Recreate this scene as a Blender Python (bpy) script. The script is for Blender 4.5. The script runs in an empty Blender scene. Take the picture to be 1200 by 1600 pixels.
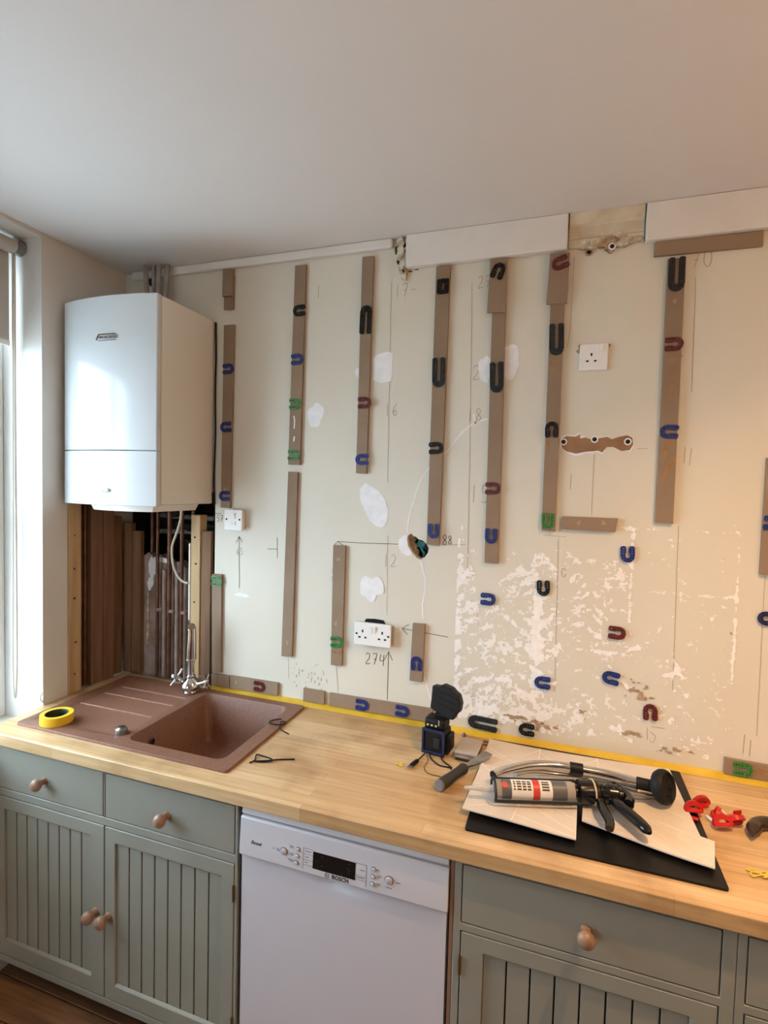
import bpy, bmesh, math, random
import numpy as np
from mathutils import Vector, Matrix
random.seed(7); rng = np.random.RandomState(7)
scene = bpy.context.scene
COL = scene.collection
PI = math.pi

# ------------------------------------------------------------------ camera, sky, lamps, exposure
cam_d = bpy.data.cameras.new('camera'); cam = bpy.data.objects.new('camera', cam_d); COL.objects.link(cam)
cam_d.sensor_fit = 'VERTICAL'; cam_d.sensor_height = 36.0; cam_d.lens = 36.0 * 821.32 / 1600.0
cam_d.clip_start = 0.05
_r = Vector((0.94707798, 0.31990831, 0.02649488)); _u = Vector((-0.03983392, 0.03522394, 0.99858527)); _f = Vector((-0.31852247, 0.94679351, -0.04610302))
cam.matrix_world = Matrix(((_r.x, _u.x, -_f.x, 1.8517), (_r.y, _u.y, -_f.y, -1.8627), (_r.z, _u.z, -_f.z, 1.7783), (0, 0, 0, 1)))
scene.camera = cam
vs = scene.view_settings
scene.display_settings.display_device = 'sRGB'
vs.view_transform = 'Standard'; vs.look = 'None'; vs.gamma = 1.0; vs.use_curve_mapping = False
vs.exposure = 0.46

SKY_STRENGTH = 10.8
DOWNLIGHT_POWER = 63.0
FILL_PENDANT_POWER = 30.0
world = bpy.data.worlds.new('sky'); scene.world = world; world.use_nodes = True
_bg = world.node_tree.nodes['Background']; _bg.inputs[0].default_value = (0.66, 0.84, 1.0, 1); _bg.inputs[1].default_value = SKY_STRENGTH
# light portal in the window opening (guides sampling of the sky; gives off nothing itself)
_pd = bpy.data.lights.new('window_portal', 'AREA'); _pd.shape = 'RECTANGLE'; _pd.size = 1.76; _pd.size_y = 1.18; _pd.cycles.is_portal = True
_po = bpy.data.objects.new('window_portal', _pd); COL.objects.link(_po)
_po.matrix_world = Matrix.Translation((-0.30, -0.98, 1.72)) @ Matrix.Rotation(-PI/2, 4, 'Y')
_pd2 = bpy.data.lights.new('rear_portal', 'AREA'); _pd2.shape = 'RECTANGLE'; _pd2.size = .52; _pd2.size_y = 1.15; _pd2.cycles.is_portal = True
_po2 = bpy.data.objects.new('rear_portal', _pd2); COL.objects.link(_po2)
_po2.matrix_world = Matrix.Translation((0.55, -4.02, 1.55)) @ Matrix.Rotation(PI/2, 4, 'X')

# ------------------------------------------------------------------ materials
def lin(c):
    return tuple((v/255/12.92) if v/255 <= 0.04045 else ((v/255+0.055)/1.055)**2.4 for v in c) + (1,)
def mat(name, c, c2=None, scale=8.0, rough=0.5, metal=0.0, bump=0.0, bscale=60.0, stretch=(1, 1, 1), lo=0.35, hi=0.65, spec=0.5, coat=0.0, detail=4.0, trans=0.0, alpha=1.0):
    m = bpy.data.materials.new(name); m.use_nodes = True
    nt = m.node_tree; b = nt.nodes['Principled BSDF']
    b.inputs['Base Color'].default_value = lin(c); b.inputs['Roughness'].default_value = rough; b.inputs['Metallic'].default_value = metal
    b.inputs['Specular IOR Level'].default_value = spec; b.inputs['Coat Weight'].default_value = coat
    b.inputs['Transmission Weight'].default_value = trans; b.inputs['Alpha'].default_value = alpha
    tc = nt.nodes.new('ShaderNodeTexCoord'); mp = nt.nodes.new('ShaderNodeMapping'); nt.links.new(tc.outputs['Object'], mp.inputs[0]); mp.inputs['Scale'].default_value = stretch
    if c2:
        n = nt.nodes.new('ShaderNodeTexNoise'); n.inputs['Scale'].default_value = scale; n.inputs['Detail'].default_value = detail
        nt.links.new(mp.outputs[0], n.inputs['Vector'])
        r = nt.nodes.new('ShaderNodeValToRGB'); r.color_ramp.elements[0].position = lo; r.color_ramp.elements[1].position = hi
        r.color_ramp.elements[0].color = lin(c); r.color_ramp.elements[1].color = lin(c2)
        nt.links.new(n.outputs[0], r.inputs[0]); nt.links.new(r.outputs[0], b.inputs['Base Color'])
    if bump:
        n2 = nt.nodes.new('ShaderNodeTexNoise'); n2.inputs['Scale'].default_value = bscale; n2.inputs['Detail'].default_value = 3
        nt.links.new(mp.outputs[0], n2.inputs['Vector'])
        bp = nt.nodes.new('ShaderNodeBump'); bp.inputs['Strength'].default_value = bump; bp.inputs['Distance'].default_value = 0.004
        nt.links.new(n2.outputs[0], bp.inputs['Height']); nt.links.new(bp.outputs[0], b.inputs['Normal'])
    return m
M = {}
M['wall'] = mat('painted_plaster', (220, 214, 197), (224, 219, 204), 2.5, 0.40, bump=0.12, bscale=14)
M['wall_side'] = mat('side_plaster', (214, 211, 205), (222, 220, 214), 3, 0.55, bump=0.15, bscale=20)
M['ceiling'] = mat('ceiling_paint', (226, 223, 221), (222, 218, 216), 1.2, 0.7, bump=0.05, bscale=10)
M['paving'] = mat('pale_paving', (186, 186, 182), (172, 171, 166), 3, 0.9)
M['room'] = mat('room_paint', (214, 192, 164), rough=0.7)
M['trim'] = mat('trim_paint', (232, 229, 224), (224, 220, 214), 5, 0.5)
M['oldtrim'] = mat('old_trim_plaster', (200, 186, 158), (222, 212, 190), 14, 0.8, bump=0.4, bscale=60)
M['rubble'] = mat('broken_plaster', (214, 200, 172), (150, 118, 82), 35, 0.9, bump=0.8, bscale=90)
M['white_rubble'] = mat('white_plaster_lump', (226, 220, 206), (170, 152, 124), 40, 0.9, bump=0.9, bscale=80)
M['filler'] = mat('white_filler', (246, 246, 246), (236, 236, 238), 30, 0.55, bump=0.25, bscale=40)
M['residue'] = mat('adhesive_residue', (252, 250, 247), (244, 240, 234), 60, 0.7)
M['bare'] = mat('bare_brown_plaster', (158, 128, 100), (186, 160, 130), 50, 0.9)
M['paperboard'] = mat('bare_board_paper', (160, 124, 92), (142, 106, 76), 20, 0.9)
M['mdf'] = mat('mdf', (152, 129, 106), (138, 115, 92), 5, 0.7, lo=.3, hi=.7, bump=0.05, bscale=200)
M['glue'] = mat('dried_glue', (146, 106, 68), (164, 126, 86), 40, 0.35)
M['pencil'] = mat('pencil_line', (158, 148, 136), rough=0.8)
M['pen'] = mat('dark_pencil', (84, 78, 74), rough=0.8)
M['blue'] = mat('blue_plastic', (24, 50, 126), (20, 42, 108), 30, 0.4)
M['navy'] = mat('navy_plastic', (24, 32, 74), rough=0.4)
M['black'] = mat('black_plastic', (17, 17, 19), rough=0.5, spec=0.3)
M['darkgrey'] = mat('dark_grey_plastic', (38, 41, 43), rough=0.5, spec=0.3)
M['maroon'] = mat('maroon_plastic', (96, 26, 28), rough=0.4)
M['green'] = mat('green_plastic', (58, 126, 58), rough=0.4)
M['red'] = mat('red_plastic', (196, 24, 26), rough=0.35)
M['boiler'] = mat('white_enamel', (206, 210, 211), rough=0.13, spec=0.28)
M['boiler_side'] = mat('white_painted_steel', (226, 222, 214), rough=0.4)
M['chrome'] = mat('chrome', (205, 205, 206), rough=0.12, metal=1.0)
M['dullchrome'] = mat('dull_chrome', (150, 148, 146), rough=0.3, metal=1.0)
M['sink'] = mat('brown_composite', (122, 82, 62), (132, 92, 71), 120, 0.5, bump=0.12, bscale=300)
M['sink_rib'] = mat('worn_composite', (172, 134, 116), (150, 110, 92), 60, 0.55)
M['pine'] = mat('pine', (204, 174, 130), (182, 148, 104), 5, 0.65, stretch=(6, 6, .5))
M['darkwood'] = mat('aged_pine', (136, 104, 76), (108, 78, 54), 5, 0.75, stretch=(6, 6, .5))
M['midwood'] = mat('brown_board', (136, 102, 78), (116, 84, 62), 5, 0.75, stretch=(6, 6, .5))
M['plaster_old'] = mat('old_pink_plaster', (176, 156, 146), (128, 106, 94), 9, 0.9, bump=0.5, bscale=40)
M['soot'] = mat('sooty_cavity', (26, 20, 17), (42, 34, 30), 12, 0.95, bump=0.5, bscale=30)  # near-black brown, the darkness of holes and gaps is in the colour
M['copper'] = mat('tarnished_copper', (122, 84, 64), (84, 56, 44), 18, 0.4, metal=0.5)
M['painted_pipe'] = mat('painted_pipe', (170, 148, 138), (140, 116, 104), 14, 0.55)
M['greypipe'] = mat('grey_pipe', (160, 156, 152), (120, 114, 108), 12, 0.6)
M['cable'] = mat('white_cable', (206, 200, 186), rough=0.45)
M['plastic'] = mat('white_plastic', (240, 239, 236), rough=0.3)
M['cab'] = mat('sage_paint', (147, 148, 137), (141, 142, 131), 6, 0.45)
M['knob'] = mat('turned_wood', (158, 126, 102), (136, 104, 82), 30, 0.4, stretch=(1, 3, 1))
M['plinth'] = mat('dark_plinth', (50, 42, 36), rough=0.8)
M['hinge'] = mat('brass_hinge', (120, 98, 64), rough=0.4, metal=0.9)
M['white_app'] = mat('white_appliance', (204, 204, 212), rough=0.3)
M['app_panel'] = mat('white_panel', (214, 214, 220), rough=0.28)
M['display'] = mat('black_display', (10, 10, 12), rough=0.12)
M['print'] = mat('grey_print', (110, 110, 114), rough=0.6)
M['print_dark'] = mat('dark_print', (60, 56, 60), rough=0.6)
M['button'] = mat('silver_button', (206, 206, 210), rough=0.3, metal=0.2)
M['button_rim'] = mat('button_rim', (96, 92, 92), rough=0.4)
M['yellow'] = mat('yellow_tape', (242, 198, 40), (232, 182, 28), 10, 0.5)
M['yellow_strip'] = mat('yellow_masking_tape', (224, 190, 66), (212, 172, 44), 14, 0.5)
M['yellow_bit'] = mat('pale_yellow_string', (220, 196, 80), rough=0.5)
M['hob'] = mat('black_hob_glass', (16, 13, 13), rough=0.42, spec=0.3)
M['tile'] = mat('cream_sheet', (212, 199, 184), (222, 211, 197), 9, 0.5)
M['tile_line'] = mat('white_line', (238, 229, 217), rough=0.5)
M['cart'] = mat('clear_cartridge', (196, 192, 186), rough=0.15, trans=0.35)
M['nozzle'] = mat('clear_nozzle', (236, 232, 226), rough=0.2, trans=0.5)
M['label'] = mat('white_print_label', (232, 228, 222), rough=0.45)
M['redlabel'] = mat('red_label', (206, 62, 52), rough=0.45)
M['greylabel'] = mat('grey_label', (96, 96, 100), rough=0.45)
M['glossblack'] = mat('gloss_black', (20, 18, 18), rough=0.18)
M['griprubber'] = mat('grey_grip', (52, 49, 50), rough=0.6)
M['rubber'] = mat('rubber', (20, 19, 20), rough=0.6, spec=0.3)
M['steel'] = mat('brushed_steel', (168, 160, 150), (140, 130, 118), 20, 0.35, metal=0.85)
M['capgrey'] = mat('grey_cap', (112, 108, 106), rough=0.6)
M['cardgrey'] = mat('grey_card', (176, 166, 154), rough=0.6)
M['teal'] = mat('teal_connector', (40, 138, 134), rough=0.4)
M['horn'] = mat('dark_horn', (58, 44, 36), (40, 28, 22), 14, 0.25)
M['blackcore'] = mat('printed_cardboard', (28, 38, 30), (60, 74, 60), 30, 0.7)
M['frame'] = mat('window_paint', (232, 232, 230), rough=0.35)
M['blind'] = mat('grey_blind', (188, 184, 180), rough=0.9)
M['lampwhite'] = mat('lamp_bezel', (240, 238, 232), rough=0.4)
M['bluegloss'] = mat('dark_blue_plastic', (22, 34, 74), rough=0.35)
M['led'] = mat('pale_marking', (210, 190, 150), rough=0.5)

def node_mat(name):
    m = bpy.data.materials.new(name); m.use_nodes = True
    return m, m.node_tree, m.node_tree.nodes['Principled BSDF']
def wood_mat(name, cols, bw, bh, rough, gap=(110, 78, 46), grain=0.5, axis=None, coat=0.0):
    """staves along X: brick pattern of tones + stretched grain noise"""
    m, nt, b = node_mat(name)
    tc = nt.nodes.new('ShaderNodeTexCoord')
    br = nt.nodes.new('ShaderNodeTexBrick'); br.inputs['Scale'].default_value = 1.0
    br.inputs['Color1'].default_value = lin(cols[0]); br.inputs['Color2'].default_value = lin(cols[1]); br.inputs['Mortar'].default_value = lin(gap)
    br.inputs['Brick Width'].default_value = bw; br.inputs['Row Height'].default_value = bh; br.inputs['Mortar Size'].default_value = 0.0004; br.inputs['Bias'].default_value = -0.1
    br.offset = 0.37; br.offset_frequency = 2
    mp0 = nt.nodes.new('ShaderNodeMapping'); nt.links.new(tc.outputs['Object'], mp0.inputs[0])
    nt.links.new(mp0.outputs[0], br.inputs['Vector'])
    mp = nt.nodes.new('ShaderNodeMapping'); mp.inputs['Scale'].default_value = (1.6, 26, 26); nt.links.new(tc.outputs['Object'], mp.inputs[0])
    n = nt.nodes.new('ShaderNodeTexNoise'); n.inputs['Scale'].default_value = 3.0; n.inputs['Detail'].default_value = 6; nt.links.new(mp.outputs[0], n.inputs['Vector'])
    r = nt.nodes.new('ShaderNodeValToRGB'); r.color_ramp.elements[0].position = .3; r.color_ramp.elements[1].position = .75
    r.color_ramp.elements[0].color = (1, 1, 1, 1); r.color_ramp.elements[1].color = lin(cols[2]); nt.links.new(n.outputs[0], r.inputs[0])
    mx = nt.nodes.new('ShaderNodeMix'); mx.data_type = 'RGBA'; mx.blend_type = 'MULTIPLY'; mx.inputs[0].default_value = grain
    nt.links.new(br.outputs['Color'], mx.inputs[6]); nt.links.new(r.outputs[0], mx.inputs[7])
    # broad worn / stained blotches
    n2 = nt.nodes.new('ShaderNodeTexNoise'); n2.inputs['Scale'].default_value = 5.0; n2.inputs['Detail'].default_value = 5; nt.links.new(tc.outputs['Object'], n2.inputs['Vector'])
    r2 = nt.nodes.new('ShaderNodeValToRGB'); r2.color_ramp.elements[0].position = .5; r2.color_ramp.elements[1].position = .72
    r2.color_ramp.elements[0].color = (1, 1, 1, 1); r2.color_ramp.elements[1].color = lin(cols[3]); nt.links.new(n2.outputs[0], r2.inputs[0])
    mx2 = nt.nodes.new('ShaderNodeMix'); mx2.data_type = 'RGBA'; mx2.blend_type = 'MULTIPLY'; mx2.inputs[0].default_value = 0.6
    nt.links.new(mx.outputs[2], mx2.inputs[6]); nt.links.new(r2.outputs[0], mx2.inputs[7])
    nt.links.new(mx2.outputs[2], b.inputs['Base Color']); b.inputs['Roughness'].default_value = rough
    return m
M['worktop'] = wood_mat('butcher_block', ((220, 190, 146), (200, 165, 117), (200, 176, 142), (172, 152, 126)), 0.9, 0.042, 0.30, gap=(164, 124, 80))
M['floorwood'] = mat('floor_board', (142, 104, 70), (96, 64, 40), 6, 0.5, stretch=(.6, 8, 8), lo=.3, hi=.7)
def glass_mat():
    m, nt, b = node_mat('window_glass'); nt.nodes.remove(b)
    o = nt.nodes['Material Output']; t = nt.nodes.new('ShaderNodeBsdfTransparent'); g = nt.nodes.new('ShaderNodeBsdfGlossy'); g.inputs['Roughness'].default_value = 0.02
    lw = nt.nodes.new('ShaderNodeLayerWeight'); lw.inputs[0].default_value = 0.5; pw = nt.nodes.new('ShaderNodeMath'); pw.operation = 'POWER'; pw.inputs[1].default_value = 5.0
    f = nt.nodes.new('ShaderNodeMath'); f.operation = 'MULTIPLY_ADD'; f.inputs[1].default_value = 0.8; f.inputs[2].default_value = 0.03; nt.links.new(lw.outputs['Facing'], pw.inputs[0]); nt.links.new(pw.outputs[0], f.inputs[0]); x = nt.nodes.new('ShaderNodeMixShader')
    nt.links.new(f.outputs[0], x.inputs[0]); nt.links.new(t.outputs[0], x.inputs[1]); nt.links.new(g.outputs[0], x.inputs[2]); nt.links.new(x.outputs[0], o.inputs[0])
    return m
M['glass'] = glass_mat()
def lamp_mat():
    m, nt, b = node_mat('lamp_glow'); b.inputs['Emission Color'].default_value = (1, .78, .52, 1); b.inputs['Emission Strength'].default_value = 6
    return m
M['glow'] = lamp_mat()

# ------------------------------------------------------------------ mesh building helpers
ORG = {}
_tmpc = []
def poly2d(outer, holes=(), t=0.01):
    """filled 2-D outline with holes, extruded from w=0 to w=t -> verts (u,v,w), faces"""
    cu = bpy.data.curves.new('tmp', 'CURVE'); cu.dimensions = '2D'; cu.fill_mode = 'BOTH'; cu.extrude = t/2
    for loop in [outer] + list(holes):
        s = cu.splines.new('POLY'); s.points.add(len(loop)-1); s.use_cyclic_u = True
        for p, q in zip(s.points, loop): p.co = (q[0], q[1], 0, 1)
    o = bpy.data.objects.new('tmp', cu); COL.objects.link(o)
    dg = bpy.context.evaluated_depsgraph_get(); me = bpy.data.meshes.new_from_object(o.evaluated_get(dg))
    V = [(v.co.x, v.co.y, v.co.z + t/2) for v in me.vertices]; F = [tuple(p.vertices) for p in me.polygons]
    bpy.data.objects.remove(o); bpy.data.curves.remove(cu); bpy.data.meshes.remove(me)
    return V, F
XZ = lambda y0: (lambda u, v, w: (u, y0 - w, v))       # outline drawn on the back wall, thickness towards the room
XY = lambda z0: (lambda u, v, w: (u, v, z0 + w))       # outline lying on a horizontal plane
YZ = lambda x0: (lambda u, v, w: (x0 + w, u, v))       # outline on the left wall

def smooth(pts, n=6, closed=False):
    P = [Vector(p) for p in pts]; out = []
    m = len(P)
    for i in range(m if closed else m-1):
        p0 = P[(i-1) % m] if (closed or i > 0) else P[0]; p1 = P[i]; p2 = P[(i+1) % m]; p3 = P[(i+2) % m] if (closed or i+2 < m) else P[-1]
        for k in range(n):
            t = k/n
            out.append(0.5*((2*p1) + (p2-p0)*t + (2*p0-5*p1+4*p2-p3)*t*t + (3*p1-p0-3*p2+p3)*t*t*t))
    if not closed: out.append(P[-1])
    return out

class MB:
    def __init__(s): s.v = []; s.f = []
    def add(s, V, F):
        o = len(s.v); s.v += [tuple(v) for v in V]; s.f += [tuple(i+o for i in f) for f in F]; return s
    def box(s, x0, x1, y0, y1, z0, z1):
        V = [(x, y, z) for x in (x0, x1) for y in (y0, y1) for z in (z0, z1)]
        return s.add(V, [(0, 1, 3, 2), (4, 6, 7, 5), (0, 4, 5, 1), (2, 3, 7, 6), (0, 2, 6, 4), (1, 5, 7, 3)])
    def obox(s, c, size, R=None):
        c = Vector(c); R = R or Matrix.Identity(3); V = []
        for x in (-.5, .5):
            for y in (-.5, .5):
                for z in (-.5, .5): V.append(c + R @ Vector((x*size[0], y*size[1], z*size[2])))
        return s.add(V, [(0, 1, 3, 2), (4, 6, 7, 5), (0, 4, 5, 1), (2, 3, 7, 6), (0, 2, 6, 4), (1, 5, 7, 3)])
    def loft(s, loops, cap0=True, cap1=True):
        n = len(loops[0]); V = [tuple(p) for L in loops for p in L]; F = []
        for i in range(len(loops)-1):
            for k in range(n):
                a = i*n+k; b = i*n+(k+1) % n; F.append((a, b, b+n, a+n))
        if cap0: F.append(tuple(range(n-1, -1, -1)))
        if cap1: F.append(tuple((len(loops)-1)*n+k for k in range(n)))
        return s.add(V, F)
    def tube(s, pts, r, n=10, caps=True, flat=None):
        P = [Vector(p) for p in pts]; m = len(P); T = []
        for i in range(m): T.append((P[min(i+1, m-1)] - P[max(i-1, 0)]).normalized())
        a = Vector((0, 0, 1)) if abs(T[0].z) < .9 else Vector((1, 0, 0)); N = (a - T[0]*a.dot(T[0])).normalized(); L = []
        for i in range(m):
            N = (N - T[i]*N.dot(T[i])).normalized(); B = T[i].cross(N); rr = r(i/(m-1)) if callable(r) else (r[i] if isinstance(r, (list, tuple)) else r)
            fz = flat or 1.0
            L.append([P[i] + N*math.cos(2*PI*k/n)*rr*fz + B*math.sin(2*PI*k/n)*rr for k in range(n)])
        return s.loft(L, caps, caps)
    def cyl(s, p0, p1, r0, r1=None, n=16): return s.tube([p0, p1], [r0, r0 if r1 is None else r1], n)
    def lathe(s, prof, org, axis, n=20):
        A = Vector(axis).normalized(); a = Vector((0, 0, 1)) if abs(A.z) < .9 else Vector((1, 0, 0)); N = (a - A*a.dot(A)).normalized(); B = A.cross(N); O = Vector(org)
        L = [[O + A*h + (N*math.cos(2*PI*k/n) + B*math.sin(2*PI*k/n))*max(r, 1e-4) for k in range(n)] for r, h in prof]
        return s.loft(L)
    def poly(s, outer, t, fn, holes=()):
        V, F = poly2d(outer, holes, t); return s.add([fn(*v) for v in V], F)
    def ribbon(s, pts, w, fn, closed=False):
        """flat line of width w along 2-D points, 0.3 mm proud"""
        P = [Vector((p[0], p[1])) for p in pts]; m = len(P); V = []; F = []
        for i in range(m):
            d = (P[min(i+1, m-1)] - P[max(i-1, 0)]); d = d.normalized() if d.length > 0 else Vector((1, 0)); nn = Vector((-d.y, d.x))*w/2
            V += [fn(P[i].x+nn.x, P[i].y+nn.y, 0.0004), fn(P[i].x-nn.x, P[i].y-nn.y, 0.0004)]
        F = [(2*i, 2*i+1, 2*i+3, 2*i+2) for i in range(m-1)]
        return s.add(V, F)
    def mesh(s, name, m, origin, ang=35, recalc=True):
        me = bpy.data.meshes.new(name); o = Vector(origin)
        me.from_pydata([tuple(Vector(v)-o) for v in s.v], [], s.f); me.update()
        bm = bmesh.new(); bm.from_mesh(me)
        bmesh.ops.remove_doubles(bm, verts=bm.verts, dist=1e-6)
        if recalc: bmesh.ops.recalc_face_normals(bm, faces=bm.faces)
        bm.to_mesh(me); bm.free()
        if ang:
            for p in me.polygons: p.use_smooth = True
            me.set_sharp_from_angle(angle=math.radians(ang))
        me.materials.append(M[m] if isinstance(m, str) else m)
        return me
    def build(s, name, m, parent=None, ang=35, bevel=0.0, seg=2, recalc=True, base=True):
        A = np.array(s.v); lo = A.min(0); hi = A.max(0); org = Vector(((lo[0]+hi[0])/2, (lo[1]+hi[1])/2, lo[2] if (base and parent is None) else (lo[2]+hi[2])/2))
        ob = bpy.data.objects.new(name, s.mesh(name, m, org, ang, recalc)); COL.objects.link(ob)
        ORG[ob.name] = org
        if parent is not None: ob.parent = parent; ob.location = org - ORG[parent.name]
        else: ob.location = org
        if bevel:
            b = ob.modifiers.new('bevel', 'BEVEL'); b.width = bevel; b.segments = seg; b.limit_method = 'ANGLE'; b.angle_limit = math.radians(40)
        return ob
def thing(name, label, cat, loc, group=None):
    o = bpy.data.objects.new(name, None); COL.objects.link(o); o.location = loc; o.empty_display_size = 0.05; ORG[o.name] = Vector(loc)
    o['label'] = label; o['category'] = cat
    if group: o['group'] = group
    return o
def tag(o, label, cat, group=None):
    o['label'] = label; o['category'] = cat
    if group: o['group'] = group
    return o
def struct(o): o['kind'] = 'structure'; return o
def text_mesh(txt, size, shear=0.0, align='CENTER', bold=0.0):
    cu = bpy.data.curves.new('txt', 'FONT'); cu.body = txt; cu.size = size; cu.shear = shear; cu.align_x = align; cu.align_y = 'CENTER'; cu.extrude = 0.0003; cu.offset = bold; cu.resolution_u = 2
    o = bpy.data.objects.new('txt', cu); COL.objects.link(o); dg = bpy.context.evaluated_depsgraph_get(); me = bpy.data.meshes.new_from_object(o.evaluated_get(dg))
    V = [tuple(v.co) for v in me.vertices]; F = [tuple(p.vertices) for p in me.polygons]
    bpy.data.objects.remove(o); bpy.data.curves.remove(cu); bpy.data.meshes.remove(me); return V, F
def rrect(x0, x1, y0, y1, r, n=5):
    out = []
    for cx, cy, a0 in ((x1-r, y1-r, 0), (x0+r, y1-r, 90), (x0+r, y0+r, 180), (x1-r, y0+r, 270)):
        for k in range(n+1):
            a = math.radians(a0+90*k/n); out.append((cx+r*math.cos(a), cy+r*math.sin(a)))
    return out
def blob(cx, cy, rx, ry, n=22, amp=.22, seed=0):
    r = random.Random(seed); ph = [r.uniform(0, 6.28) for _ in range(4)]; out = []
    for k in range(n):
        a = 2*PI*k/n; q = 1+amp*(.5*math.sin(2*a+ph[0])+.4*math.sin(3*a+ph[1])+.35*math.sin(5*a+ph[2]))+r.uniform(-amp*.3, amp*.3)
        out.append((cx+rx*q*math.cos(a), cy+ry*q*math.sin(a)))
    return out

H = 2.682; ZT = 0.91; YF = -0.62; RX = 3.5; RY = -3.9
# ------------------------------------------------------------------ the room
hole_round = [(1.318, 1.592), (1.322, 1.606), (1.333, 1.612), (1.343, 1.603), (1.352, 1.601), (1.362, 1.592), (1.376, 1.59), (1.392, 1.578), (1.401, 1.562), (1.398, 1.545), (1.388, 1.53), (1.371, 1.519), (1.357, 1.523), (1.344, 1.535), (1.334, 1.549), (1.322, 1.565)]
hole_ceil = [(1.238, 2.659), (1.256, 2.661), (1.255, 2.645), (1.258, 2.632), (1.251, 2.627), (1.241, 2.630), (1.240, 2.645)]
wall = MB().poly([(0.472, -0.1), (RX, -0.1), (RX, H+.1), (-0.12, H+.1), (-0.12, 1.74), (0.472, 1.74)], 0.09, lambda u, v, w: (u, 0.09-w, v), [hole_round, hole_ceil]).build('wall_back', 'wall', ang=0)
struct(wall)
MB().box(0.478, RX, 0.0915, 0.13, -0.1, H+.1).build('brick_backing', 'soot', wall, ang=0)  # added sheet, keeps sky light from leaking through the wall holes
cav = MB(); cav.box(-0.13, 0.478, 0.24, 0.28, 0.5, 1.9); cav.box(0.472, 0.478, 0.0, 0.24, 0.8, 1.74); cav.box(-0.13, 0.478, 0.0905, 0.24, 1.74, 1.78); cav.box(-0.13, -0.10, 0.0905, 0.24, 0.5, 1.74)
cav.build('chimney_cavity', 'soot', wall, ang=0)
floor = struct(MB().box(-0.2, RX, RY, 0.3, -0.12, -0.022).build('floor', 'plinth', ang=0))
y = -0.45
while y > RY:
    MB().box(-0.15, RX, y-0.118, y, -0.0219, 0.0).build('floorboard', 'floorwood', floor, ang=0, bevel=0.002, seg=1); y -= 0.121
struct(MB().box(-30, 30, -30, 30, -0.6, -0.5).build('ground', 'paving', ang=0))
struct(MB().box(-0.45, RX, RY, 0.3, H, H+0.12).build('ceiling', 'ceiling', ang=0))
struct(MB().box(RX, RX+.1, RY, 0.2, -0.1, H).build('wall_right', 'room', ang=0))
wfm = MB(); wfm.poly([(-.4, -.1), (RX, -.1), (RX, H), (-.4, H)], .1, lambda u, v, w: (u, RY-w, v), [[(.30, .98), (.80, .98), (.80, 2.12), (.30, 2.12)]])
struct(wfm.build('wall_front', 'room', ang=0))
dm = MB(); dm.poly([(.301, .981), (.799, .981), (.799, 2.119), (.301, 2.119)], .05, lambda u, v, w: (u, RY-.03-w, v), [[(.35, 1.03), (.75, 1.03), (.75, 1.53), (.35, 1.53)], [(.35, 1.57), (.75, 1.57), (.75, 2.07), (.35, 2.07)]])
d2 = struct(dm.build('window_2', 'frame', ang=0, bevel=.004))
for a in (1.03, 1.57): MB().box(.35, .75, RY-.057, RY-.053, a, a+.50).build('pane', 'glass', d2, ang=0)
# left wall: pier beside the boiler, head, apron and far part around the window opening
WY0, WY1, WZ0, WZ1 = -1.56, -0.398, 0.84, 2.668
wl = MB()
wl.box(-0.40, 0.0, WY1, -0.292, -0.1, H)                                   # pier by the reveal
wl.box(-0.40, -0.045, -0.292, 0.09, -0.1, 1.72); wl.box(-0.40, 0.0, -0.292, 0.09, 1.72, H)
wl.box(-0.40, 0.0, WY0, WY1, WZ1, H); wl.box(-0.40, 0.0, WY0, WY1, -0.1, WZ0); wl.box(-0.40, 0.0, RY, WY0, -0.1, H)
wleft = struct(wl.build('wall_left', 'wall_side', ang=0))
# window
win = MB()
wx0, wx1 = -0.28, -0.20
win.box(wx0, wx1, WY1-.07, WY1, WZ0, WZ1); win.box(wx0, wx1, WY0, WY0+.07, WZ0, WZ1); win.box(wx0, wx1, WY0+.07, WY1-.07, WZ0, WZ0+.08); win.box(wx0, wx1, WY0+.07, WY1-.07, WZ1-.07, WZ1)
wf = struct(win.build('window_1', 'frame', ang=0, bevel=0.004))
MB().box(-0.265, -0.225, -1.00, -.96, WZ0+.08, WZ1-.07).build('mullion', 'frame', wf, ang=0, bevel=0.003)
MB().box(-0.265, -0.225, WY0+.07, WY1-.07, 1.60, 1.645).build('meeting_rail', 'frame', wf, ang=0, bevel=0.003)
for a, b in ((WY0+.07, -1.00), (-.96, WY1-.07)):
    for c, d in ((WZ0+.08, 1.60), (1.645, WZ1-.07)):
        MB().box(-0.247, -0.243, a, b, c, d).build('pane', 'glass', wf, ang=0)
# roller blind
bl = thing('roller_blind', 'grey roller blind part lowered in the window at the left edge', 'blind', (-0.10, -0.99, 2.27))
MB().cyl((-0.10, -1.53, 2.630), (-0.10, -0.430, 2.630), 0.026).build('roller', 'blind', bl)
MB().box(-0.1285, -0.1265, -1.53, -0.428, 2.29, 2.630).build('fabric', 'blind', bl, ang=0)
MB().box(-0.134, -0.121, -1.53, -0.428, 2.27, 2.292).build('bottom_bar', 'frame', bl, ang=0, bevel=0.003)
MB().cyl((-0.10, -0.429, 2.634), (-0.10, -0.402, 2.634), 0.030, n=20).build('end_bracket', 'dullchrome', bl)
MB().tube(smooth([(-0.112, -0.416, 2.61), (-0.113, -0.416, 2.0), (-0.114, -0.414, 1.5), (-0.112, -0.416, 1.05), (-0.114, -0.422, 0.93), (-0.118, -0.428, 1.05), (-0.118, -0.424, 1.6), (-0.117, -0.420, 2.61)]), 0.0032, 6).build('cord', 'cable', bl)
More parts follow.
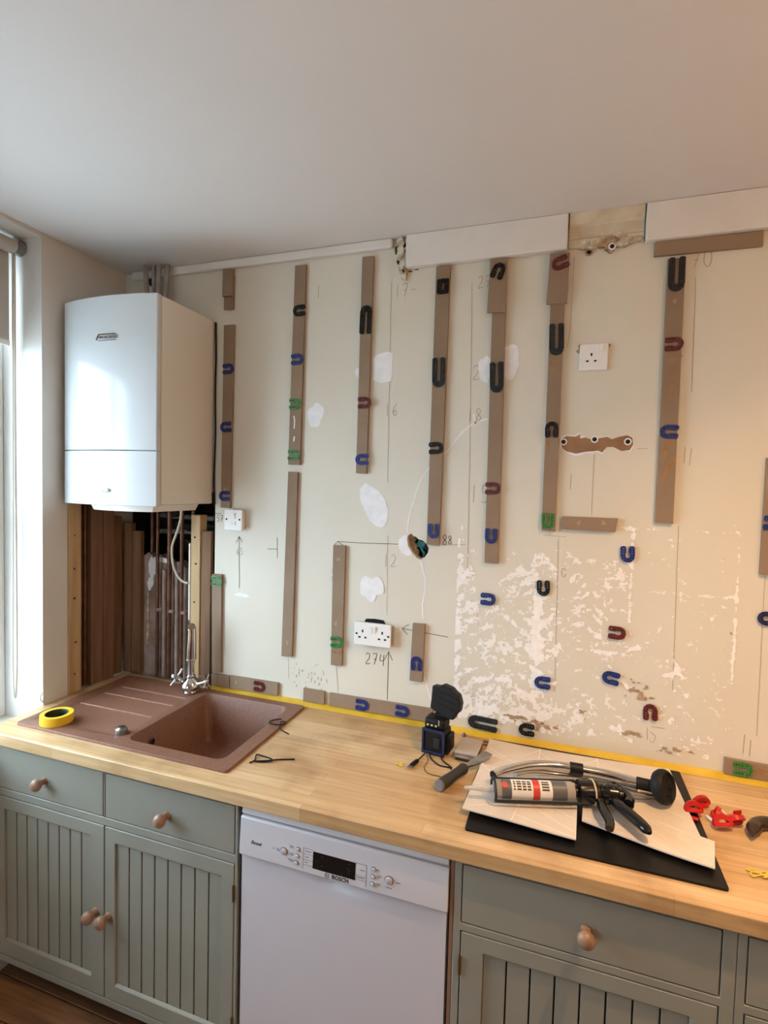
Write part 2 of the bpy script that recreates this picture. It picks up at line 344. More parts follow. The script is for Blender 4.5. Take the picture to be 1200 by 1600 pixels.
tag(MB().tube(smooth([(.004, -.404, .962), (.003, -.412, .950), (.003, -.410, .935), (.004, -.402, .925)]), .0028, 8).build('cord_hook', 'plastic'), 'small white cord hook at the foot of the window reveal', 'hook')
# ceiling line trims
struct(MB().box(0.05, 1.235, -0.022, -0.0005, 2.648, H-.0005).build('trim_1', 'trim', ang=0, bevel=0.006))
struct(MB().box(1.290, 1.838, -0.030, -0.0005, 2.568, H-.0005).build('trim_2', 'trim', ang=0, bevel=0.004))
struct(MB().box(2.068, RX-.001, -0.030, -0.0005, 2.566, H-.0005).build('trim_3', 'trim', ang=0, bevel=0.004))
t4 = MB(); prof = [(0, 2.575), (-0.010, 2.575), (-0.012, 2.600), (-0.007, 2.606), (-0.009, 2.640), (-0.018, 2.646), (-0.022, H-.0005), (0, H-.0005)]
t4.loft([[(1.842, a-.0005, b) for a, b in prof], [(2.064, a-.0005, b) for a, b in prof]])
tr4 = struct(t4.build('trim_4', 'oldtrim', ang=20))
for k, (cx, cz, rx, rz, mm, tt) in enumerate([(1.905, 2.581, .028, .018, 'white_rubble', .016), (1.945, 2.584, .04, .016, 'rubble', .019), (1.992, 2.585, .03, .020, 'white_rubble', .016), (1.968, 2.567, .018, .014, 'rubble', .012), (2.03, 2.583, .03, .012, 'white_rubble', .014)]):
    MB().poly(blob(cx, cz, rx, rz, 18, .3, k+3), tt, XZ(-.0008)).build('plaster_lump', mm, tr4, ang=50)
for cx, cz in ((1.905, 2.560), (1.973, 2.566)):
    o = MB().lathe([(.006, 0), (.012, 0), (.012, .004), (.0075, .004), (.0065, .001)], (cx, -.0125 if cx > 1.95 else -.0005, cz), (0, -1, 0), 14).build('wall_plug', 'plastic' if cx > 1.95 else 'bare', tr4)
    MB().cyl((cx, -.0135 if cx > 1.95 else -.0008, cz), (cx, -.0150 if cx > 1.95 else -.0030, cz), .0066, n=12).build('plug_hole', 'black', o)
# crumbling plaster around a pipe stub below the ceiling
pl = MB()
for k, (cx, cz, rx, rz, tt) in enumerate([(1.272, 2.652, .017, .022, .020), (1.268, 2.622, .013, .024, .024), (1.274, 2.588, .012, .026, .020), (1.277, 2.555, .012, .024, .013), (1.284, 2.62, .008, .05, .012)]):
    pl.poly(blob(cx, cz, rx, rz, 16, .35, 30+k), tt, XZ(-.0006))
pl.build('plaster_lump', 'white_rubble', wall, ang=50)
MB().poly(blob(1.284, 2.565, .007, .018, 12, .4, 51), .0145, XZ(-.0006)).build('plaster_lump', 'rubble', wall, ang=50)
for cx, cz, rx, rz, tt in ((1.262, 2.598, .005, .010, .0215), (1.285, 2.648, .005, .010, .0215), (1.279, 2.562, .004, .006, .0150), (1.301, 2.562, .009, .0022, .001), (1.325, 2.566, .008, .0015, .001)):
    MB().poly(blob(cx, cz, rx, rz, 10, .4, int(cx*1e4)), tt, XZ(-.0006)).build('crack', 'black', wall, ang=0)
# contents of the hole broken in the wall
MB().box(1.300, 1.42, 0.060, 0.066, 1.50, 1.625).build('back_box', 'soot', wall, ang=0)
hb = MB(); hb.obox((1.362, 0.045, 1.570), (.030, .02, .026), Matrix.Rotation(.3, 3, 'Y')); hb.build('connector_block', 'teal', wall, bevel=.002)
MB().tube(smooth([(1.362, .04, 1.562), (1.372, .018, 1.552), (1.378, .024, 1.54), (1.371, .045, 1.528)]), .004, 8).build('wire', 'teal', wall)
hr = MB(); hin = [(1.36+(a-1.36)*1.05, 1.565+(b-1.565)*1.05) for a, b in hole_round]
for k, (cx, cz, rx, rz) in enumerate([(1.328, 1.588, .014, .017), (1.335, 1.565, .012, .016), (1.345, 1.541, .010, .012), (1.392, 1.565, .010, .020)]):
    MB().poly(blob(cx, cz, rx, rz, 14, .35, 70+k), .02, lambda u, v, w: (u, .045-w, v)).build('broken_edge', 'rubble' if k != 3 else 'black', wall, ang=50)

# ------------------------------------------------------------------ marks on the back wall
def fbm(X, Z, sc, seed, octs=4):
    out = np.zeros_like(X); amp = 1.0; tot = 0
    for o in range(octs):
        g = np.random.RandomState(seed+o).rand(256, 256); u = X*sc*2**o; v = Z*sc*2**o
        i = np.floor(u).astype(int); j = np.floor(v).astype(int); fu = u-i; fv = v-j; fu = fu*fu*(3-2*fu); fv = fv*fv*(3-2*fv)
        a = g[i % 256, j % 256]; b = g[(i+1) % 256, j % 256]; c = g[i % 256, (j+1) % 256]; d = g[(i+1) % 256, (j+1) % 256]
        out += amp*((a*(1-fu)+b*fu)*(1-fv)+(c*(1-fu)+d*fu)*fv); tot += amp; amp *= .55
    return out/tot
def fields(X, Z):
    n1 = fbm(X, Z, 22, 11); n2 = fbm(X, Z, 110, 21, 3); n4 = fbm(X, Z, 48, 51, 3); n3 = fbm(X, Z, 7, 31, 2)
    Xw = X+(n1-.5)*.03; Zw = Z+(fbm(X, Z, 12, 41, 3)-.5)*.05
    g = lambda d, s: np.exp(-(d/s)**2)
    T = np.zeros_like(X)            # trowel strokes
    best = np.full_like(X, 9.)
    for q, (cx, hw, z0, z1, k) in enumerate(((1.652, .150, .95, 1.46, 1.0), (1.940, .165, .96, 1.56, .95), (2.225, .15, 1.0, 1.64, .42), (1.800, .14, 1.42, 1.60, 1.15))):
        sg = np.sign(X-cx); ad = np.abs(Xw-cx); w = (np.abs(X-cx) < hw) & (Z > z0) & (Z < z1)
        ac = Zw+.60*ad; al = ad-.60*Zw
        an = fbm(ac*72+5*q+40, al*22+9*sg+40, 1, 101+7*q, 4)          # streaks along the stroke
        st = (an-.5)*2.0+.26*np.sin(ac*2*PI/.056+q)
        cl = w & (np.abs(X-cx) < best); best = np.where(cl, np.abs(X-cx), best); T = np.where(cl, k*st+(k-1)*.25, T-(T == 0)*.0)
    T = np.where(best > 8, -.33, T)
    left = np.clip(1-(X-1.5)/.62, 0, 1)
    D = T*.85 + (n1-.5)*.6 + (n4-.5)*1.3 + (n2-.5)*1.6 + (n3-.5)*.6 + .16*left - .10*(X > 2.085)+.05*((X>1.7)&(X<2.08))
    D += .55*g(X-1.515, .014)*(Z < 1.66)+.22*g(X-1.53, .03)*((Z > 1.2) & (Z < 1.55))
    D += 1.0*g(X-1.788, .016)*((Z > 1.10) & (Z < 1.43))+.30*g(X-1.80, .05)*((Z > 1.0) & (Z < 1.45))
    D += .75*g(X-2.076, .006)*((Z > 1.36) & (Z < 1.67))+.85*g(X-2.372, .006)*((Z > 1.20) & (Z < 1.66))+.75*g(Z-1.466, .007)*((X > 2.13) & (X < 2.375))
    D += .85*g(Z-1.252, .008)*((X > 1.92) & (X < 2.09))+.5*g(Z-1.668, .005)*((X > 2.04) & (X < 2.37))+.4*g(X-2.05, .03)*((Z > 1.56) & (Z < 1.675))
    D += .6*g(X-2.213, .03)*g(Z-1.205, .035)+.55*g(X-1.76, .055)*g(Z-1.50, .035)+.6*g(X-1.56, .03)*g(Z-1.485, .02)+.55*g(X-1.66, .05)*g(Z-1.235, .02)+.6*g(X-1.52, .03)*g(Z-1.20, .025)
    D += .50*np.clip((1.135-Z)/.05, 0, 1)*np.clip((1.86-X)/.08, 0, 1)*(Z > .958)+.25*np.clip((1.08-Z)/.05, 0, 1)*((X > 1.8) & (X < 1.99))
    D += .55*g(X-2.29, .09)*g(Z-.975, .04)+.25*g(X-2.12, .12)*g(Z-1.03, .05)+.3*g(X-2.35, .03)*g(Z-1.08, .06)
    D -= 1.2*(Z < .948)
    D -= 1.5*np.clip((Z-1.565)/.05, 0, 1)*((X > 1.535) & (X < 2.03)); D -= .5*(Z-1.36 > (X-1.545)*.9)*(X > 1.575)*(X < 1.74)*(Z > 1.40)
    D -= 2.0*((X < 1.507) | (X > 2.38))
    B = .75*g(X-1.74, .07)*g(Z-.990, .014)+.85*g(X-1.84, .06)*g(Z-.972, .020)+.75*g(X-2.09, .05)*g(Z-.995, .016)+.62*g(X-2.10, .07)*g(Z-1.135, .05)+.60*g(X-2.22, .07)*g(Z-.958, .02)+.4*g(X-1.95, .03)*g(Z-1.04, .02)
    bm = (fbm(X*.7, Z*1.2, 95, 77, 2)-.5)*1.6+B
    return D > .47, (bm > .72)
def residue():
    cs = 0.0018; xs = np.arange(1.495, 2.40, cs); zs = np.arange(.925, 1.70, cs); X, Z = np.meshgrid(xs, zs, indexing='ij')
    mask, m2 = fields(X, Z); n2 = fbm(X, Z, 60, 21, 3)
    V = []; F = []; idx = -np.ones((len(xs)+1, len(zs)+1), int); hgt = .0007+.0012*(n2-.3)
    def vid(i, j):
        if idx[i, j] < 0:
            idx[i, j] = len(V); a = min(i, len(xs)-1); b = min(j, len(zs)-1)
            jx = rng.uniform(-.35, .35)*cs; jz = rng.uniform(-.35, .35)*cs
            V.append((1.495+i*cs+jx, -float(max(.0004, hgt[a, b])), .925+j*cs+jz))
        return idx[i, j]
    for i, j in zip(*np.nonzero(mask)): F.append((vid(i, j), vid(i+1, j), vid(i+1, j+1), vid(i, j+1)))
    o = MB().add(V, F).build('adhesive_residue', 'residue', wall, ang=0, recalc=False); o['kind'] = 'stuff'
    o['label'] = 'white flaky tile adhesive left in feathered patches'
    V = []; F = []; idx = -np.ones((len(xs)+1, len(zs)+1), int)
    def vid2(i, j):
        if idx[i, j] < 0: idx[i, j] = len(V); V.append((1.495+i*cs+rng.uniform(-.35, .35)*cs, -.0024, .925+j*cs+rng.uniform(-.35, .35)*cs))
        return idx[i, j]
    for i, j in zip(*np.nonzero(m2)): F.append((vid2(i, j), vid2(i+1, j), vid2(i+1, j+1), vid2(i, j+1)))
    o = MB().add(V, F).build('bare_plaster_flecks', 'bare', wall, ang=0, recalc=False); o['kind'] = 'stuff'
residue()

def on_wall(outer, name, m, t=.0008, y0=-.0003, ang=0): return MB().poly(outer, t, XZ(y0)).build(name, m, wall, ang=ang)
on_wall([(1.166, 2.262), (1.185, 2.272), (1.225, 2.281), (1.243, 2.272), (1.244, 2.20), (1.239, 2.172), (1.20, 2.166), (1.168, 2.178)], 'filler_patch', 'filler')
on_wall(blob(1.118, 2.21, .018, .03, 14, .3, 1), 'filler_patch', 'filler')
on_wall(blob(.934, 2.052, .034, .046, 22, .18, 2), 'filler_patch', 'filler')
on_wall([(1.125, 1.772), (1.148, 1.795), (1.175, 1.782), (1.205, 1.765), (1.228, 1.735), (1.243, 1.69), (1.238, 1.65), (1.222, 1.628), (1.196, 1.632), (1.168, 1.655), (1.148, 1.69), (1.128, 1.73)], 'filler_patch', 'filler')
on_wall(blob(1.183, 1.398, .042, .052, 24, .3, 4), 'filler_patch', 'filler', t=.0016)
on_wall(blob(1.664, 2.222, .036, .056, 22, .12, 6), 'filler_patch', 'filler')
on_wall(blob(1.583, 2.20, .022, .05, 18, .2, 8), 'filler_patch', 'filler')
on_wall([(1.303, 1.603), (1.318, 1.606), (1.318, 1.592), (1.322, 1.565), (1.334, 1.549), (1.340, 1.536), (1.322, 1.528), (1.298, 1.538), (1.284, 1.566), (1.288, 1.59)], 'filler_patch', 'filler')
for pts in ([(1.600, 2.028), (1.553, 2.014), (1.505, 1.976), (1.461, 1.918), (1.400, 1.862), (1.360, 1.80), (1.338, 1.73), (1.322, 1.66), (1.318, 1.615)], [(1.371, 1.515), (1.388, 1.459), (1.393, 1.412), (1.384, 1.352), (1.387, 1.30)], [(1.400, 1.085), (1.418, 1.03), (1.433, 0.985)], [(1.555, 2.012), (1.548, 2.045)]):
    P = [(p.x+random.uniform(-.0015, .0015), p.y) for p in smooth([(a, b, 0) for a, b in pts], 8)]
    MB().ribbon(P, .0055, XZ(-.0004)).build('filled_crack', 'filler', wall, ang=0)
on_wall(blob(.616, 1.318, .034, .008, 16, .2, 12), 'filler_patch', 'filler')
sc_ = MB()
for k in range(46):
    cx = random.uniform(.86, 1.01); cz = random.gauss(1.01, .035); l = random.uniform(.003, .012)
    sc_.ribbon([(cx, cz), (cx+random.uniform(-.004, .004), cz+l)], random.uniform(.001, .0025), XZ(-.0004))
o = sc_.build('scuff_marks', 'pencil', wall, ang=0); o['kind'] = 'stuff'
# torn patch with three wall plugs
torn = [(1.843, 1.940), (1.846, 1.958), (1.860, 1.966), (1.888, 1.964), (1.902, 1.972), (1.903, 1.958), (1.918, 1.962), (1.936, 1.955), (1.958, 1.958), (1.985, 1.963), (2.000, 1.955), (2.020, 1.963), (2.045, 1.968), (2.060, 1.960), (2.063, 1.938), (2.054, 1.920), (2.030, 1.917), (2.005, 1.930), (1.985, 1.930), (1.972, 1.912), (1.960, 1.918), (1.942, 1.916), (1.925, 1.915), (1.892, 1.908), (1.862, 1.915), (1.848, 1.926)]
torn_o = [(1.953+(a-1.953)*1.035+.0, 1.939+(b-1.939)*1.16+random.uniform(-.004, .006)) for a, b in torn]
MB().poly(torn_o, .0009, XZ(-.0004)).build('torn_paint_edge', 'filler', wall, ang=0)
tp = MB().poly(torn, .0013, XZ(-.0004)).build('bare_board_patch', 'paperboard', wall, ang=0)
for cx, cz in ((1.851, 1.947), (1.947, 1.955), (2.047, 1.947)):
    o = MB().lathe([(.007, 0), (.0115, 0), (.0115, .003), (.0078, .003), (.0072, .001)], (cx, -.0018, cz), (0, -1, 0), 16).build('wall_plug', 'plastic', wall)
    MB().cyl((cx, -.0022, cz), (cx, -.0034, cz), .0074, n=12).build('plug_hole', 'black', o)
# pencil setting-out lines, arrows and numbers
DIG = {'0': [[(0, .5), (.1, .9), (.4, 1), (.7, .85), (.75, .4), (.6, .05), (.3, 0), (.05, .25), (0, .5)]], '1': [[(.4, 1), (.35, 0)]], '2': [[(0, .8), (.3, 1), (.6, .8), (.45, .45), (0, 0), (.7, .05)]], '3': [[(0, .9), (.4, 1), (.6, .8), (.25, .55), (.65, .3), (.35, 0), (0, .1)]],
       '4': [[(.1, 1), (.0, .45), (.6, .5)], [(.6, 1), (.5, 0)]], '5': [[(.6, 1), (.1, 1), (.1, .6), (.5, .6), (.6, .25), (.3, 0), (0, .1)]], '6': [[(.55, 1), (.15, .6), (.05, .2), (.35, 0), (.6, .2), (.4, .45), (.1, .3)]], '7': [[(0, .95), (.6, 1), (.2, 0)], [(.1, .5), (.55, .5)]], '8': [[(.35, .5), (.05, .8), (.35, 1), (.6, .75), (.35, .5), (.05, .2), (.35, 0), (.65, .25), (.35, .5)]], '-': [[(0, .5), (.6, .5)]]}
def digits(s, x, z, h, m='pencil', w=.0018, name='pencil_number'):
    mb = MB()
    for i, ch in enumerate(s):
        for st in DIG[ch]:
            pts = smooth([(x+(i*.85+a*.75)*h*.8, z+b*h, 0) for a, b in st], 4) if len(st) > 2 else [Vector((x+(i*.85+a*.75)*h*.8, z+b*h, 0)) for a, b in st]
            mb.ribbon([(p.x, p.y) for p in pts], w, XZ(-.0004))
    return mb.build(name, m, wall, ang=0)
def lines(name, segs, m='pencil', w=.0016):
    mb = MB()
    for sgm in segs:
        pts = []
        for (a, b), (c, d) in zip(sgm[:-1], sgm[1:]):
            n = max(2, int(math.hypot(c-a, d-b)/.04))
            pts += [(a+(c-a)*k/n+random.uniform(-.0006, .0006), b+(d-b)*k/n) for k in range(n)]
        mb.ribbon(pts+[sgm[-1]], w, XZ(-.0004))
    return mb.build(name, m, wall, ang=0)
for sgm in ([(1.231, 2.53), (1.234, 2.07), (1.236, 1.80)], [(1.243, 1.60), (1.248, 1.30)], [(1.527, 2.50), (1.537, 2.03), (1.543, 1.68), (1.545, 1.45)], [(1.949, 1.905), (1.948, 1.706)], [(1.861, 2.55), (1.857, 2.32), (1.850, 2.26)], [(1.847, 1.62), (1.851, 1.45), (1.856, 1.10)], [(2.204, 1.685), (2.208, 1.45), (2.212, 1.15)], [(2.443, 1.545), (2.444, 1.38), (2.446, 1.05)], [(2.216, 2.45), (2.221, 2.10)], [(1.046, 1.08), (1.052, 1.02), (1.056, .975)], [(.835, 1.085), (.838, 1.0)], [(2.075, 1.925), (2.105, 1.925)], [(1.80, 1.632), (1.872, 1.630)], [(2.155, 1.030), (2.195, 1.030)], [(1.578, 1.38), (1.59, 1.30)]):
    lines('pencil_line', [sgm], w=.0013)
lines('pencil_line', [[(1.026, 1.552), (1.040, 1.566), (1.15, 1.566), (1.300, 1.571)], [(1.062, 1.553), (1.040, 1.566)]], 'pen', .0022)
lines('pencil_line', [[(1.450, 1.578), (1.535, 1.584)]], 'pencil', .0018)
lines('pencil_arrow', [[(1.258, .978), (1.258, 1.162)], [(1.243, 1.128), (1.258, 1.162), (1.274, 1.131)]], 'pen', .0022)
lines('pencil_arrow', [[(1.482, 1.244), (1.31, 1.256)], [(1.335, 1.275), (1.308, 1.256), (1.33, 1.236)]], 'pen', .0022)
lines('pencil_arrow', [[(.601, 1.349), (.597, 1.562)], [(.582, 1.535), (.597, 1.562), (.612, 1.537)]], 'pen', .0022)
lines('pencil_cross', [[(.731, 1.518), (.778, 1.520)], [(.774, 1.566), (.778, 1.484)]], 'pen', .0022)
lines('pencil_number', [[(2.211, 1.930), (2.211, 1.880)], [(2.230, 1.926), (2.226, 1.873)]], 'pencil', .0018)
lines('pencil_number', [[(2.415, 1.05), (2.413, .99)], [(2.432, 1.035), (2.431, .985)]], 'pencil', .0018)
lines('pencil_line', [[(.478, 1.652), (.508, 1.652)]], 'pen', .002)
digits('274', 1.168, 1.105, .042, 'pen', .0026); digits('57', .488, 1.618, .026, 'pen', .0018); digits('8', 1.452, 1.578, .036, 'pen', .0024); digits('8', 1.472, 1.582, .030, 'pen', .0022)
digits('16', 1.218, 2.045, .045); digits('17-', 1.245, 2.475, .045); digits('15', 1.545, 1.735, .06); digits('12', 1.228, 1.485, .045); digits('18', 1.525, 2.02, .045); digits('70', 2.205, 2.48, .045); digits('21', 1.542, 2.165, .05); digits('27', 1.548, 2.48, .04); digits('8', 1.015, 1.41, .05, 'pencil'); digits('65', .585, 1.485, .028, 'pencil'); digits('1', .925, 2.50, .05); digits('0', 1.862, 1.495, .028); digits('1', 1.868, 1.79, .05)
lines('pencil_line', [[(2.145, 1.025), (2.147, .985), (2.165, .978), (2.17, 1.0), (2.155, 1.012)]], 'pencil', .0014)

# ------------------------------------------------------------------ alcove under the boiler
st = MB(); st.poly([(0.0, .80), (.472, .80), (.472, 1.375), (.40, 1.40), (.36, 1.385), (.30, 1.405), (.26, 1.43), (.22, 1.41), (.17, 1.455), (.13, 1.44), (.10, 1.46), (.07, 1.44), (.0, 1.44)], .05, lambda u, v, w: (u, .085-w, v)).build('old_plaster', 'plaster_old', wall, ang=30)
for k, (cx, cz, rx, rz) in enumerate([(.125, 1.395, .022, .055), (.112, 1.32, .015, .03), (.18, 1.43, .03, .012), (.10, 1.16, .008, .12)]):
    MB().poly(blob(cx, cz, rx, rz, 18, .3, 90+k), .002+.0005*k, XZ(.0345)).build('plaster_smear', 'filler' if k < 3 else 'rubble', wall, ang=0)
for i in range(9):
    c = (random.uniform(.10, .42), random.uniform(.12, .2), random.choice((1.44, 1.47, 1.50, 1.58, 1.64)))
    MB().obox(c, (.075, .05, .032), Matrix.Rotation(random.uniform(-.3, .3), 3, 'Y')).build('brick', 'soot', wall, ang=0, bevel=.004)
def pipe(name, label, pts, r, m, cat='pipe', group=None):
    return tag(MB().tube(pts, r, 12).build(name, m), label, cat, group)
pipe('heating_pipe', 'dark copper pipe rising nearest the pine battens, first of the full-height ones', [(.170, .012, .914), (.170, .012, 1.684)], .0078, 'copper')
pipe('heating_pipe', 'brown copper pipe, middle one of the three full-height pipes below the boiler', [(.236, .010, .914), (.236, .010, 1.684)], .0105, 'copper')
pipe('heating_pipe', 'brown copper pipe passing behind the looped white cable below the boiler', [(.300, .012, .914), (.300, .012, 1.684)], .0085, 'copper')
pipe('heating_pipe', 'short pipe stub coming down from the boiler into the dark cavity', [(.098, .06, 1.43), (.098, .06, 1.684)], .0100, 'copper')
pipe('heating_pipe', 'short pipe below the boiler next to the pine post', [(.345, .030, 1.405), (.345, .030, 1.684)], .0080, 'copper')
pipe('heating_pipe', 'pale painted pipe between the first and middle copper pipes', [(.200, .0225, .914), (.200, .0225, 1.39)], .0110, 'painted_pipe')
pipe('heating_pipe', 'pale painted pipe between the middle and last copper pipes', [(.268, .0225, .914), (.268, .0225, 1.38)], .0100, 'painted_pipe')
pipe('cavity_pipe', 'grey pipe running level across the dark cavity, upper one', [(.05, .15, 1.545), (.46, .15, 1.56)], .011, 'greypipe')
pipe('cavity_pipe', 'grey pipe running level across the dark cavity, lower one', [(.05, .17, 1.62), (.46, .17, 1.615)], .012, 'greypipe')
for x, lb in ((.186, 'first'), (.252, 'second'), (.316, 'third')):
    tag(MB().box(x-.012, x+.012, .000, .034, 1.205, 1.219).build('pipe_clip', 'painted_pipe', bevel=.003), '%s small pipe clip from the left on the pipes behind the tap' % lb, 'clip', 'pipe clips')
bd = [('pine_batten', 'pale pine batten with nail holes at the edge of the painted side wall', 'pine', (-.044, .004, -.290, -.232, .9105, 1.70)),
      ('wide_board', 'wide brown board on the side wall below the boiler', 'midwood', (-.044, .000, -.178, -.118, .9105, 1.70)),
      ('wide_board', 'brown board on the side wall closest to the corner below the boiler', 'midwood', (-.044, .006, -.1165, -.066, .9105, 1.70)),
      ('pine_batten', 'narrow brown batten in the corner behind the drainer', 'darkwood', (-.044, -.012, -.050, -.006, .9105, 1.62)),
      ('pine_batten', 'aged pine batten upright just right of the corner', 'midwood', (-.012, .028, .004, .034, .9105, 1.59)),
      ('pine_batten', 'dark batten with shorter top edging the old plaster', 'darkwood', (.029, .076, .010, .034, .9105, 1.555)),
      ('pine_post', 'pale pine post with screw holes behind the tap', 'pine', (.366, .412, -.012, .034, .9105, 1.642)),
      ('pine_post', 'darker pine post against the edge of the painted wall', 'darkwood', (.413, .462, -.006, .034, .9105, 1.575))]
for nm, lb, mm, b in bd:
    o = tag(MB().box(*b).build(nm, mm, ang=0, bevel=.002), lb, 'timber')
    if 'holes' in lb:
        for k in range(5):
            z = .99+.14*k+random.uniform(-.03, .03)
            if nm == 'pine_post': MB().cyl((.389+random.uniform(-.008, .008), -.0115, z), (.389, -.0128, z), .0035, n=8).build('screw_hole', 'black', o)
            else: MB().cyl((.0035, -.262+random.uniform(-.012, .012), z), (.0048, -.262, z), .0035, n=8).build('screw_hole', 'black', o)
pipe('old_pipe', 'dark pipe in the slot between the batten and the wide brown board, left one', [(-.022, -.215, .914), (-.022, -.215, 1.684)], .009, 'copper')
pipe('old_pipe', 'dark pipe in the slot between the batten and the wide brown board, right one', [(-.022, -.193, .914), (-.022, -.193, 1.684)], .008, 'copper')
tag(MB().box(.3575, .3655, -.016, .006, 1.19, 1.52).build('cable_trunking', 'plastic', bevel=.002), 'slim white trunking standing along the edge of the pine post', 'trunking')
tag(MB().tube(smooth([(.357, -.060, 1.684), (.352, -.062, 1.62), (.325, -.055, 1.56), (.296, -.045, 1.50), (.296, -.035, 1.42), (.322, -.025, 1.365), (.362, -.024, 1.350)], 8), .0048, 8).build('flex_cable', 'cable'), 'white flexible cable looping down from under the boiler', 'cable')

# ------------------------------------------------------------------ boiler
bo = thing('wall_boiler', 'white wall-hung boiler with curved glossy front above the drainer', 'boiler', (.245, -.17, 1.688))
bx0, bx1, bz0, bz1 = .024, .466, 1.6885, 2.448
MB().box(bx0, bx1, -.304, -.003, bz0+.004, bz1).build('casing', 'boiler_side', bo, ang=0, bevel=.006)
def arc(x0, x1, y0, bulge, n=18): return [(x0+(x1-x0)*k/n, y0-bulge*(1-(2*k/n-1)**2)) for k in range(n+1)]
def front(z0, z1, inset=0):
    pr = [(bx0+inset, -.306), ] + arc(bx0+inset, bx1-inset, -.325, .028) + [(bx1-inset, -.306)]
    return MB().loft([[(a, b, z0) for a, b in pr], [(a, b, z1) for a, b in pr]])
front(1.8905, bz1+.002).build('front_cover', 'boiler', bo, ang=25, bevel=.004)
lc = front(bz0-.002, 1.8880).build('lower_flap', 'boiler', bo, ang=25, bevel=.003)
MB().lathe([(.0, 0), (.013, 0), (.013, .002), (.009, .005), (0, .006)], (.262, -.3528, 1.742), (0, -1, 0), 16).build('catch', 'dullchrome', lc).scale = (1.5, 1, .62)
bt = MB(); pr = [(.14, -.30)] + arc(.14, .44, -.312, .03, 12) + [(.44, -.30), (.44, -.06), (.14, -.06)]
bt.loft([[(a, b, bz0-.0225) for a, b in [(.29+(x-.29)*.93, -.18+(y+.18)*.95) for x, y in pr]], [(a, b, bz0+.002) for a, b in pr]]).build('drip_tray', 'boiler_side', bo, ang=40)
V, F = text_mesh('WORCESTER', .0145, .25, bold=.0004)
MB().add([(.268+a, -.3536-c, 2.298+b) for a, b, c in V], F).build('badge_lettering', 'dullchrome', bo, ang=0)
MB().poly([(.211, 2.290), (.219, 2.290), (.224, 2.301), (.226, 2.310), (.238, 2.312), (.300, 2.311), (.304, 2.306), (.232, 2.3065), (.226, 2.314), (.217, 2.303)], .0022, XZ(-.3522)).build('badge_mark', 'chrome', bo, ang=0)
MB().poly([(.224, 2.2895), (.305, 2.2895), (.305, 2.2865), (.222, 2.2865)], .0018, XZ(-.3522)).build('badge_mark', 'print', bo, ang=0)
fl = MB(); fl.lathe([(.12, 0), (.12, .030), (.085, .052), (0, .055)], (.235, -.135, bz1+.0005), (0, 0, 1), 28); fl.build('flue_collar', 'greypipe', bo)
for k, (x, y) in enumerate(((.170, -.06), (.196, -.045), (.224, -.055), (.252, -.045))):
    pipe('ceiling_pipe', '%s short dusty grey pipe between boiler top and ceiling, counted from the corner' % ('first', 'second', 'third', 'fourth')[k], [(x+.012*(k-1.5)*.5, y, H-.001), (x, y, 2.56), (x-.006, y, 2.506)], .0105, 'greypipe', group='pipes above the boiler')
tag(MB().poly(blob(.150, 2.637, .026, .020, 16, .45, 7), .012, XZ(-.0006)).build('plaster_chunk', 'soot', ang=50), 'dark broken gap where pipes pass through beside the ceiling corner', 'gap')  # solid lump, the darkness of the gap is put into its colour
tag(MB().tube(smooth([(.474, -.006, 2.44), (.477, -.006, 2.30), (.475, -.006, 2.15), (.478, -.006, 1.98), (.474, -.006, 1.80), (.476, -.006, 1.69)]), .0035, 8).build('thin_cable', 'rubber'), 'thin dark cable running down the wall behind the boiler edge', 'cable')  # dark colour stands for the cable and the gap shadow together

